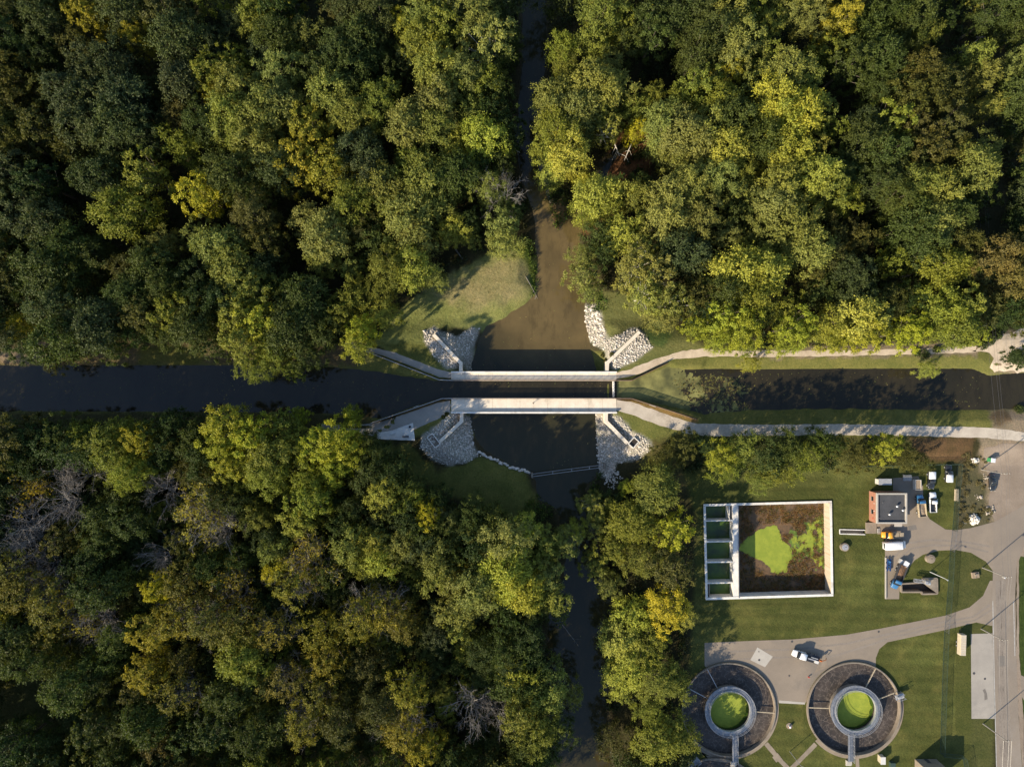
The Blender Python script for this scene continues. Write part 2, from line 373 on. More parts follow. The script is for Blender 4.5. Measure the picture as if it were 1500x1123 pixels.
lay([(1330,640),(1425,640),(1420,676),(1345,676)], (.110,.066,.034), -.8, 2, 3)
lay([(1405,676),(1450,676),(1450,780),(1405,776)], (.105,.090,.050), PZ, 2, 4)
lay([(1395,780),(1455,800),(1455,1300),(1380,1300)], (.075,.078,.026), PZ, 2, 2)
lay([(1380,900),(1422,905),(1422,1300),(1380,1300)], LAWN, PZ, 2, 1)
lay([(1492,810),(1900,810),(1900,1300),(1492,1300)], (.045,.065,.016), PZ, 1, 1)
lay([(1430,640),(1900,640),(1900,810),(1485,810),(1455,780)], DIRT, PZ, 2, 3)
lay([(1452,598),(1900,598),(1900,640),(1452,640)], DIRT, -.3, 2, 2)
lay([(1452,600),(1478,596),(1485,618),(1455,622)], (.13,.09,.055), -.3, 2, 3)
lay([(1425,512),(1450,498),(1480,482),(1900,465),(1900,550),(1455,545),(1462,530),(1445,515)], (.27,.20,.145), -.5, 1.5, 3)
lay([(1100,512),(1430,500),(1430,523),(1100,524)], (.20,.155,.105), -.2, 1, 3)
lay([(900,170),(950,165),(960,215),(950,260),(880,330),(850,345),(860,300),(890,240)], RED, -2.5, 2, 3)
lay([(955,260),(1000,255),(985,300),(940,330)], (.10,.08,.035), -2.5, 2, 3)
lay([(800,300),(830,290),(828,325),(815,345),(806,330)], (.20,.12,.06), -4, 1.5, 2)
lay([(780,225),(800,240),(808,300),(800,305),(788,260)], (.16,.15,.13), -4, 1, 2)
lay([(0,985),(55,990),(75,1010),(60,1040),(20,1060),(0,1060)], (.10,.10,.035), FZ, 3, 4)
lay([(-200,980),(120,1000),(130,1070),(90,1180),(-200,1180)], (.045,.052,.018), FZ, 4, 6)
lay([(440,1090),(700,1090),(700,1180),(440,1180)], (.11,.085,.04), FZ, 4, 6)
lay([(70,300+200),(0,512),(0,530),(75,535),(100,520)], (.19,.14,.10), -.3, 2, 2)
lawn_ = sdist(X, Y, GP([(1000,690),(1240,645),(1400,645),(1400,1300),(990,1300),(1015,900),(1020,760)], PZ)) < 0
stripe = (1+.10*np.sin(2*PI*(Y+.04*X)/3.4)*(.5+fnoise(X*.06, Y*.06, 91)))*(1+.55*np.clip(fnoise(X*.10, Y*.16, 93, 5)-.50, 0, 1)*2)
col[lawn_] *= stripe[lawn_][:, None]; col[lawn_] += (np.array((.035,.026,.008))*np.clip(fnoise(X*.2, Y*.2, 95, 5)-.56, 0, 1)[..., None]*5)[lawn_]
for q_, k_ in (([(1030.6,738.3),(1218.1,733.3),(1220.4,872.4),(1033.8,878)], 1.9), ([(1030.6,738.3),(1218.1,733.3),(1220.4,872.4),(1033.8,878)], 3.6)):
    d_ = np.abs(sdist(X, Y, GP(q_, PZ))-k_); col *= (1-.16*sstep(1-d_/.6))[..., None]
lay([(903,583.5),(925,583.5),(1021,614),(1023,621),(960,602.5),(925,589),(903,587)], (.27,.165,.065), 0, .6, .6)
lay([(648,583),(663,583),(663,587),(640,591),(600,605),(556,619),(540,621),(600,599)], (.15,.10,.05), 0, .6, .6)
lay([(528,511),(643,556),(663,557),(663,554),(640,553),(600,536),(560,521)], (.10,.09,.035), 0, .6, .6)
RR = (.33,.30,.255)
for q_ in ([(620,484),(636,478),(648,488),(680,520),(672,540),(655,540),(636,522),(622,500)], [(648,486),(668,492),(690,480),(704,477),(700,490),(692,510),(695,543),(680,543),(672,515)],
 [(858,446),(878,444),(884,470),(890,496),(905,490),(925,480),(940,484),(954,510),(930,528),(905,540),(893,540),(886,515),(866,500),(857,470)], [(663,603),(672,604),(688,610),(702,612),(690,625),(692,650),(700,668),(680,680),(655,682),(632,672),(616,655),(618,638),(640,622)],
 [(862,604),(884,606),(905,608),(925,630),(950,642),(955,655),(935,672),(905,680),(895,700),(880,700),(872,680),(866,650),(876,625)]): lay(q_, RR, -1.5, .8, 1.2)
ctr = [BAS, PIT, CHN]
hole = np.zeros(X.shape, bool)
for P_ in ctr: hole |= sdist(X, Y, P_) < .05
for T_ in (T1, T2, T3): hole |= np.hypot(X-T_[0], Y-T_[1]) < TR-.05
V = np.stack([X.ravel(), Y.ravel(), Z.ravel()], 1)
I = np.arange(nx*ny).reshape(ny, nx)
F = np.stack([I[:-1,:-1], I[:-1,1:], I[1:,1:], I[1:,:-1]], -1).reshape(-1, 4)
hv = hole.ravel(); F = F[~hv[F].any(1)]
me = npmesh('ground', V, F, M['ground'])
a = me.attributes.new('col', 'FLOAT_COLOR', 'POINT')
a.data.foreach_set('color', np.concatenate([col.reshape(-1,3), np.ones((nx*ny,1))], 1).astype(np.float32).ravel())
me.polygons.foreach_set('use_smooth', [True]*len(me.polygons))
ground = bpy.data.objects.new('ground', me); C.objects.link(ground)
tag(ground, 'grass, forest floor and riverbanks shaped in one sheet', kind='structure')

def inset(poly, d):                     # grow (d > 0) a convex outline
    P = [Vector(p) for p in poly]; c = sum(P, Vector((0,0)))/len(P); out = []
    n = len(P)
    ar = sum(P[i].x*P[(i+1)%n].y-P[(i+1)%n].x*P[i].y for i in range(n)); sg = 1 if ar > 0 else -1
    for i in range(n):
        a, b, c_ = P[i-1], P[i], P[(i+1)%n]
        e1 = (b-a).normalized(); e2 = (c_-b).normalized()
        n1 = Vector((e1.y, -e1.x))*sg; n2 = Vector((e2.y, -e2.x))*sg
        k = (n1+n2); k = k/max(k.dot(n1), .3); out.append(tuple(b+k*d))
    return out
def colmesh(name, mb, c):
    me = mb.mesh(name, M['ground'])
    a = me.attributes.new('col', 'FLOAT_COLOR', 'POINT'); a.data.foreach_set('color', list((*c, 1))*len(me.vertices)); return me
mb = MB()                                # mown turf right up to the concrete edges of the sunken works
for P_ in ctr:
    A_, B_ = inset(P_, -.15), inset(P_, 1.1); n = len(P_)
    mb.add([(x,y,PZ+.012) for x,y in A_]+[(x,y,PZ+.012) for x,y in B_], [(i,(i+1)%n,n+(i+1)%n,n+i) for i in range(n)])
for T_ in (T1, T2, T3):
    n = 96; mb.add([(T_[0]+r*math.cos(2*PI*i/n), T_[1]+r*math.sin(2*PI*i/n), PZ+.012) for r in (TR-.25, TR+1.0) for i in range(n)], [(i,(i+1)%n,n+(i+1)%n,n+i) for i in range(n)])
o = bpy.data.objects.new('turf_edging', colmesh('turf_edging', mb, LAWN)); C.objects.link(o); tag(o, 'mown turf strip round the tanks', kind='structure')

def drape(name, poly, mat, off=.03, z=0.0, label=None, step=1.3, px=True, rag=0):
    P = GP(poly, z) if px else poly
    if rag:
        Q = []
        for i, (x0, y0) in enumerate(P):
            x1, y1 = P[(i+1)%len(P)]; L = math.hypot(x1-x0, y1-y0); k = max(1, int(L/1.2))
            for j in range(k):
                t = j/k; Q.append((x0+(x1-x0)*t + random.uniform(-rag, rag), y0+(y1-y0)*t + random.uniform(-rag, rag)))
        P = Q
    bm = bmesh.new(); bm.faces.new([bm.verts.new((x, y, 0)) for x, y in P])
    bmesh.ops.triangulate(bm, faces=bm.faces[:])
    x0, x1 = min(p[0] for p in P), max(p[0] for p in P); y0, y1 = min(p[1] for p in P), max(p[1] for p in P)
    for ax, lo, hi in ((0, x0, x1), (1, y0, y1)):
        t = lo+step
        while t < hi:
            co = (t,0,0) if ax == 0 else (0,t,0); no = (1,0,0) if ax == 0 else (0,1,0)
            bmesh.ops.bisect_plane(bm, geom=bm.verts[:]+bm.edges[:]+bm.faces[:], plane_co=co, plane_no=no); t += step
    xy = np.array([v.co[:2] for v in bm.verts]); zz = hfun(xy[:,0], xy[:,1])
    for v, q in zip(bm.verts, zz): v.co.z = float(q)+off
    bmesh.ops.recalc_face_normals(bm, faces=bm.faces)
    if sum(f.normal.z for f in bm.faces) < 0: bmesh.ops.reverse_faces(bm, faces=bm.faces)
    me = bpy.data.meshes.new(name); bm.to_mesh(me); bm.free(); me.materials.append(mat)
    o = bpy.data.objects.new(name, me); C.objects.link(o); tag(o, label, kind='structure'); return o
def flat(name, poly, z, mat, px=True, label=None, zp=None):
    P = GP(poly, z if zp is None else zp) if px else poly
    a = sum(P[i][0]*P[(i+1)%len(P)][1]-P[(i+1)%len(P)][0]*P[i][1] for i in range(len(P)))
    if a < 0: P = P[::-1]
    mb = MB(); mb.add([(x,y,z) for x,y in P], [tuple(range(len(P)))])
    return tag(mb.build(name, mat), label, kind='structure')
# water
big = [G(x, y, RZ) for x, y in [(640,-260),(640,1500),(960,1500),(960,600),(900,560),(900,420),(990,260),(990,180),(860,160),(860,-260)]]
flat('river', big, RZ, M['river'], px=False, label='brown river running under the bridge')
cw = MB()
for P_ in ([(-900,520),(500,520),(560,535),(658,556.5),(658,583.5),(600,605),(540,625),(-900,625)], [(658,556.5),(906,556.5),(906,583.5),(658,583.5)], [(906,556.5),(925,556.5),(985,525),(2400,525),(2400,620),(1040,620),(925,583.5),(906,583.5)]):
    Q = GP(P_, WZ); cw.add([(x, y, WZ) for x, y in Q][::-1], [tuple(range(len(Q)))])
tag(cw.build('canal', M['canal']), 'dark still water of the canal', kind='structure')
# paths and roads
drape('gravel_bank', [(1424,513),(1440,504),(1458,496),(1480,486),(1520,478),(1600,480),(1600,548),(1500,545),(1462,543),(1452,536),(1458,524),(1446,514)], M['gravel_tan'], label='bare sandy bank at the right end of the upper towpath', rag=.5)
drape('path', [(903,586),(925,588),(960,601),(1005,617),(1022,620),(1100,622),(1240,621),(1330,623),(1400,625),(1450,626),(1500,633),(1700,640),(1700,655),(1500,646),(1440,641),(1330,638),(1240,637),(1100,638),(1040,639),(1005,634),(960,621),(930,609),(903,601)], M['gravel'], label='pale gravel towpath', rag=.12)
drape('path', [(663,586),(640,590),(600,604),(560,617),(528,622),(470,621),(470,630),(528,635),(560,641),(600,632),(640,614),(663,602)], M['pad'], label='grey towpath left of the bridge', rag=.08)
drape('path', [(525,503),(580,517),(640,540),(663,546),(663,554),(643,552),(600,535),(560,520),(520,511),(505,508),(505,501)], M['pad'], label='grey path above the canal', rag=.08)
drape('path', [(903,546),(925,540),(960,526),(1000,514),(1030,510),(1060,514),(1120,513),(1240,513),(1340,511),(1430,506),(1430,516),(1340,519),(1240,521),(1180,522),(1120,523),(1035,522),(985,526),(955,540),(925,551),(903,555)], M['gravel_tan'], label='sandy towpath on the upper bank', rag=.15)
drape('patio', [(553,634),(575,630),(605,619),(606,630),(608,645),(580,644),(554,643),(550,638)], M['white_conc'], .045, label='pale paved rest area', rag=.05)
drape('dirt_lot', [(1436,655),(1470,648),(1700,650),(1700,830),(1490,815),(1478,790),(1458,770),(1448,740),(1452,700),(1440,680)], M['dirt'], .03, z=PZ, label='dusty bare turning lot', rag=.3)
def arc(T, r, a0, a1, n=18): return [(T[0]+r*math.cos(math.radians(a0+(a1-a0)*i/n)), T[1]+r*math.sin(math.radians(a0+(a1-a0)*i/n))) for i in range(n+1)]
pv = lambda L: GP(L, PZ)
P_ = pv([(1032,941),(1100,938),(1160,936),(1240,929),(1290,920),(1385,901),(1420,889),(1440,872),(1450,850),(1456,850),(1457,915),(1452,916),(1430,911),(1385,922),(1300,940),(1288,950),(1283,963)]) + arc(T2, TR+.1, 62, 172, 20) + pv([(1178,1031),(1142,1028)]) + arc(T1, TR+.1, 8, 118, 20) + pv([(1032,975)])
drape('driveway', P_, M['asphalt'], .03, px=False, step=3, label='tan paved yard and drive between the tanks')
drape('yard', [(1308,700),(1345,697),(1352,712),(1352,745),(1362,760),(1385,775),(1400,776),(1422,773),(1456,764),(1456,838),(1444,822),(1422,809),(1400,805),(1375,806),(1352,812),(1340,820),(1330,832),(1318,852),(1317,877),(1297,877),(1296,782),(1285,782),(1285,765),(1308,765)], M['asphalt'], .034, z=PZ, step=3, label='paved yard beside the brick building')
drape('road', [(1455,765),(1500,740),(1540,740),(1530,780),(1500,800),(1489,830),(1487,870),(1488,900),(1489,960),(1492,1050),(1497,1123),(1500,1300),(1462,1300),(1459,1123),(1456,1000),(1453,900),(1455,800)], M['road'], .042, z=PZ, step=3, label='long straight road at the right edge')
drape('road_line', [(1453.6,880),(1454.6,880),(1457,1000),(1460,1123),(1459,1123),(1456,1000)], M['line'], .05, z=PZ)
drape('road_line', [(1484,880),(1485,880),(1487,960),(1486,960)], M['line'], .05, z=PZ)
drape('road_seam', [(1472,880),(1472.8,880),(1475.2,1000),(1477,1123),(1476.2,1123),(1474.4,1000)], M['crack'], .05, z=PZ)
def strip(nm, pts, w, mat, off, z=PZ):
    P = [Vector(G(*p, z)) for p in pts]; L = []; R = []
    for i, p in enumerate(P):
        d = (P[min(i+1,len(P)-1)]-P[max(i-1,0)]).normalized(); n_ = Vector((-d.y,d.x))*w/2; L.append(tuple(p+n_)); R.append(tuple(p-n_))
    return drape(nm, L+R[::-1], mat, off, px=False, step=3, rag=.06)
for k_ in (4.2, 8.0, 11.5, 15.5): strip('wheel_track', [(1455.5+k_,850),(1457.5+k_,930),(1460+k_*1.05,1040),(1463+k_*1.08,1180)], .75, M['track'], .046)
strip('wheel_track', [(1310,815),(1330,795),(1365,790),(1410,793),(1450,800)], .6, M['track'], .038); strip('wheel_track', [(1312,822),(1335,803),(1365,798),(1410,799),(1448,808)], .5, M['track'], .038)
strip('wheel_track', [(1050,955),(1110,952),(1170,950),(1240,942),(1310,926),(1385,910),(1425,903),(1450,885)], .6, M['track'], .036)
strip('wheel_track', [(1080,965),(1150,962),(1215,962),(1262,948),(1310,932),(1385,916),(1428,908),(1452,893)], .5, M['track'], .036)
strip('footpath', [(1122,1088),(1136,1105),(1156,1127),(1172,1146)], 1.35, M['tan_conc'], .04); strip('footpath', [(1195,1089),(1178,1106),(1158,1126),(1140,1146)], 1.3, M['tan_conc'], .045); drape('slab', [(1131,1108),(1139,1102),(1145,1110),(1137,1116)], M['tan_conc'], .055, z=PZ)
drape('paving_patch', [(1462,960),(1472,960),(1473,975),(1463,975)], M['patch'], .047, z=PZ, rag=.05); drape('paving_patch', [(1330,770),(1341,768),(1343,775),(1331,777)], M['patch'], .04, z=PZ, rag=.05); drape('paving_patch', [(1440,1010),(1444,1008),(1446,1022),(1441,1024)], M['patch'], .04, z=PZ, rag=.3)
drape('road_shoulder', [(1489,820),(1492,815),(1493,960),(1500,1060),(1500,1200),(1497,1123),(1492,1050),(1489,960)], M['dirt'], .05, z=PZ, rag=.1)
drape('parking_pad', [(1422,928),(1454,927),(1457,1052),(1423,1052)], M['pad'], .036, z=PZ, step=3, label='grey concrete parking pad beside the road')
drape('crossroad', [(1489,985),(1520,1000),(1600,1000),(1600,1030),(1500,1025),(1490,1010)], M['road'], .036, z=PZ, step=3)
drape('slab', [(1109.5,947.5),(1132,961),(1120.5,976.5),(1099,966)], M['slab'], .046, z=PZ, label='pale square slab in the yard')
drape('slab', [(1193,985),(1207,952),(1213,976)], M['tan_conc'], .046, z=PZ)
for L in ([(1253,1108),(1258,1108),(1260,1140),(1254,1140)], [(1010,1087),(1014,1083),(1030,1105),(1070,1112),(1078,1118),(1040,1113)]):
    drape('footpath', L, M['tan_conc'], .04, z=PZ, step=3)
drape('kerb_slab', [(1141,1025),(1179,1028),(1179,1031),(1141,1029)], M['slab'], .05, z=PZ)
# ================================================================== TREES
def leafset(rng, Pp, D, size, flat=.55, out=None):
    """quads (rhombs) at Pp with long axis D"""
    n = len(Pp)
    D = D/np.maximum(np.linalg.norm(D, axis=1, keepdims=True), 1e-6)
    R = rng.normal(size=(n,3)); R[:,2] += flat*1.6
    if out is not None: R = rng.normal(size=(n,3))*.55+out*1.15
    D = D-R*(np.sum(D*R, 1, keepdims=True)/np.maximum(np.sum(R*R, 1, keepdims=True), 1e-6))*(.8 if out is not None else 0)
    D = D/np.maximum(np.linalg.norm(D, axis=1, keepdims=True), 1e-6)
    W = np.cross(D, R); W /= np.maximum(np.linalg.norm(W, axis=1, keepdims=True), 1e-6)
    L = (size*(.7+.6*rng.random(n)))[:,None]
    a = Pp-D*L*.5; b = Pp+W*L*.36; c = Pp+D*L*.62; d = Pp-W*L*.36
    V = np.stack([a,b,c,d], 1).reshape(-1,3); F = np.arange(n*4).reshape(n,4)
    return V, F
def crown_arrays(seed, style, nl=36, dens=1.0):
    rng = np.random.default_rng(seed)
    spray, reach, size, lob = {'feather': (26, 1.62, .058, .225), 'clumpy': (26, .80, .058, .235), 'round': (24, .9, .052, .24), 'sparse': (13, 1.2, .056, .22), 'thin': (9, 1.35, .056, .20), 'fine': (28, 1.3, .048, .225)}[style]
    ph = rng.random(3)*6.28
    def rim(a): return 1+.17*np.sin(2*a+ph[0])+.11*np.sin(3*a+ph[1])+.07*np.sin(5*a+ph[2])
    cs = []; ga = 2.39996
    for i in range(nl):
        a = i*ga+rng.normal()*.25; r = .93*math.sqrt((i+.4)/nl)+rng.normal()*.05
        rr = r*rim(a); z = 1.70+1.0*math.sqrt(max(0, 1-min(r,1)**2))+rng.normal()*.13
        cs.append((rr*math.cos(a), rr*math.sin(a), z, lob*(.75+.55*rng.random())))
    for i in range(16):
        a = i*6.283/16+rng.normal()*.2; rr = (.62+.25*rng.random())*rim(a)
        cs.append((rr*math.cos(a), rr*math.sin(a), 1.15+.5*rng.random(), lob*1.1))
    P=[]; D=[]; Vr=[]; O=[]
    for cx, cy, cz, lr in cs:
        lv = rng.random()
        out = np.array([cx, cy, (cz-1.5)*1.1]); out /= np.linalg.norm(out)+1e-6
        k = int(spray*dens); m = 10 if style in ('feather','fine') else 8
        d = rng.normal(size=(k,3)); d /= np.linalg.norm(d, axis=1, keepdims=True); d = d+out*.75+np.array([0,0,.35]); d /= np.linalg.norm(d, axis=1, keepdims=True)
        ln = lr*reach*(.6+.6*rng.random(k))
        t = (np.arange(m)+.6)/m
        pp = np.array([cx,cy,cz])+d[:,None,:]*(ln[:,None]*t[None,:])[:,:,None]
        pp[:,:,2] -= (t**2)[None,:]*ln[:,None]*.25
        pp = pp+rng.normal(size=pp.shape)*lr*.085
        dd = np.repeat(d[:,None,:], m, 1)+rng.normal(size=pp.shape)*.55
        P.append(pp.reshape(-1,3)); D.append(dd.reshape(-1,3)); oo = np.repeat(d[:,None,:], m, 1)+np.array([0,0,.25]); O.append((oo+out*.35).reshape(-1,3))
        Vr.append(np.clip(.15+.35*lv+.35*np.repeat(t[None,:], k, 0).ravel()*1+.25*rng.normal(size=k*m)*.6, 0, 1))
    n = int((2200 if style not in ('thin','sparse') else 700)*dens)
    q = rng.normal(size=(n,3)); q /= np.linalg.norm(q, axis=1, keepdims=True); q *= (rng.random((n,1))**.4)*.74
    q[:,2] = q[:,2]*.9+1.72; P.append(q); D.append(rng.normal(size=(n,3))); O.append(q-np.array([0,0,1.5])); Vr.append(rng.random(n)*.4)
    P = np.concatenate(P); D = np.concatenate(D); Vr = np.concatenate(Vr)
    O = np.concatenate(O); O /= np.linalg.norm(O, axis=1, keepdims=True)+1e-6
    V, F = leafset(rng, P, D, np.full(len(P), size), out=O)
    return V, F, np.repeat(Vr, 4), cs
def trunk_mesh(name, cs, mat, thick=.055, limbs=7, seed=1):
    r = random.Random(seed); mb = MB(); lean = (r.uniform(-.08,.08), r.uniform(-.08,.08))
    top = (lean[0]*2, lean[1]*2, 1.9)
    mb.tube([(0,0,-.15),(lean[0]*.6,lean[1]*.6,.7),(lean[0]*1.2,lean[1]*1.2,1.3),top], [thick*1.25, thick, thick*.8, thick*.4], 7)
    for c in r.sample(cs, min(limbs, len(cs))):
        z0 = r.uniform(.85, 1.6); b = (lean[0]*z0, lean[1]*z0, z0)
        mid = (b[0]*.5+c[0]*.5, b[1]*.5+c[1]*.5, (z0+c[2])*.5-.08)
        mb.tube([b, mid, (c[0], c[1], c[2]-.03)], [thick*.55, thick*.33, thick*.1], 5, cap=False)
    return mb.mesh(name, mat, True)
def bare_mesh(name, seed, mat, n1=11, spread=1.0, thick=.05, depth=3):
    r = random.Random(seed); mb = MB(); tips = []
    mb.tube([(0,0,-.15),(.02,0,.6),(0,.03,1.1)], [thick*1.2, thick, thick*.8], 7)
    def br(p, d, L, rad, lv):
        d = d.normalized(); pts = [p]; q = p.copy(); k = 3
        for i in range(k):
            d = (d+Vector((r.gauss(0,.16), r.gauss(0,.16), r.gauss(.03,.12)))).normalized(); q = q+d*(L/k); pts.append(q.copy())
        mb.tube(pts, [rad, rad*.75, rad*.5, rad*.22], 5 if lv < 2 else 3, cap=False); tips.append((q.x,q.y,q.z,.12))
        if lv < depth:
            for i in range(5 if lv == 0 else 4):
                j = r.choice((1,2,2,3)); dd = (d+Vector((r.gauss(0,.65), r.gauss(0,.65), r.gauss(.1,.4)))).normalized()
                br(pts[j].copy(), dd, L*r.uniform(.45,.68), rad*.52, lv+1)
    for i in range(n1):
        a = i*2.4+r.uniform(-.3,.3); e = r.uniform(.35, 1.25)
        br(Vector((0,0,r.uniform(.7,1.15))), Vector((math.cos(a)*spread*math.cos(e)*1.3, math.sin(a)*spread*math.cos(e)*1.3, math.sin(e))), r.uniform(.75,1.05), thick*.55, 0)
    return mb.mesh(name, mat, True), tips

STY = {}
for st, n in (('feather', 4), ('clumpy', 4), ('round', 3), ('fine', 3), ('sparse', 2), ('thin', 2)):
    L = []
    for i in range(n):
        V, F, vr, cs = crown_arrays(100+i*7+len(st)*31, st, nl=random.choice((30,36,42)))
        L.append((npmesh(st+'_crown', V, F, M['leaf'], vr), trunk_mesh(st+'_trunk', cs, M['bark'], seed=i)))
    STY[st] = L
V, F, vr, cs = crown_arrays(555, 'sparse', nl=26); WT = (npmesh('open_crown', V, F, M['leaf'], vr), trunk_mesh('white_trunk', cs, M['whitebark'], .06, 16, 3))
V, F, vr, cs = crown_arrays(556, 'clumpy', nl=34); ST = (npmesh('sycamore_crown', V, F, M['leaf'], vr), trunk_mesh('sycamore_trunk', cs, M['whitebark'], .05, 20, 5))
BARE = [bare_mesh('bare_branches', 40+i, M['greybark'], 12) for i in range(3)]
def tipcrown(tips, seed, keep):
    rng = np.random.default_rng(seed); tp = [t for t in tips if rng.random() < keep]; P=[]; D=[]
    for x, y, z, s in tp:
        m = rng.integers(3, 9); P.append(np.array([x,y,z])+rng.normal(size=(m,3))*.05); D.append(rng.normal(size=(m,3)))
    P = np.concatenate(P); D = np.concatenate(D); V, F = leafset(rng, P, D, np.full(len(P), .07)); return npmesh('thin_crown', V, F, M['leaf'], np.repeat(rng.random(len(P)), 4))
THIN = [tipcrown(BARE[i][1], i, .35) for i in range(3)]

COL = {'g': ((0.06, 0.079, 0.018), ['feather','fine','feather','clumpy'], 'green'), 'b': ((0.058, 0.074, 0.026), ['fine','feather','clumpy'], 'dull blue-green'),  # outer-wood tones g, b, o, a, k lowered partly for corner light falloff
 's': ((0.185, 0.2, 0.05), ['feather','feather','fine'], 'sage green'), 'y': ((0.165, 0.182, 0.03), ['feather','fine','clumpy'], 'yellow-green'),
 'l': ((0.27, 0.285, 0.032), ['round','clumpy'], 'bright lime green'), 'Y': ((0.36, 0.33, 0.03), ['clumpy','round'], 'golden yellow'),
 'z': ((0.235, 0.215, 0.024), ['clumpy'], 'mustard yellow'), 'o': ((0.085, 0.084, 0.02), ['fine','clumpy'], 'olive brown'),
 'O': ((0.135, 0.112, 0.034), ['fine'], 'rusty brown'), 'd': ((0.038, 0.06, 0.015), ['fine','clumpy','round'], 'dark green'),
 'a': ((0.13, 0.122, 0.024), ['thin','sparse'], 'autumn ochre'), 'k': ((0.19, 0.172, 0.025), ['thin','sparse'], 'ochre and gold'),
 'v': ((0.29, 0.3, 0.055), ['feather'], 'pale yellow-green'), 'w': ((0.26, 0.27, 0.07), ['WT'], 'pale white-trunked'), 'x': ((0.215, 0.215, 0.052), ['ST'], 'white-limbed sycamore'),
 'N': (None, [], 'leafless grey'), 'n': ((0.24, 0.2, 0.03), [], 'nearly bare')}
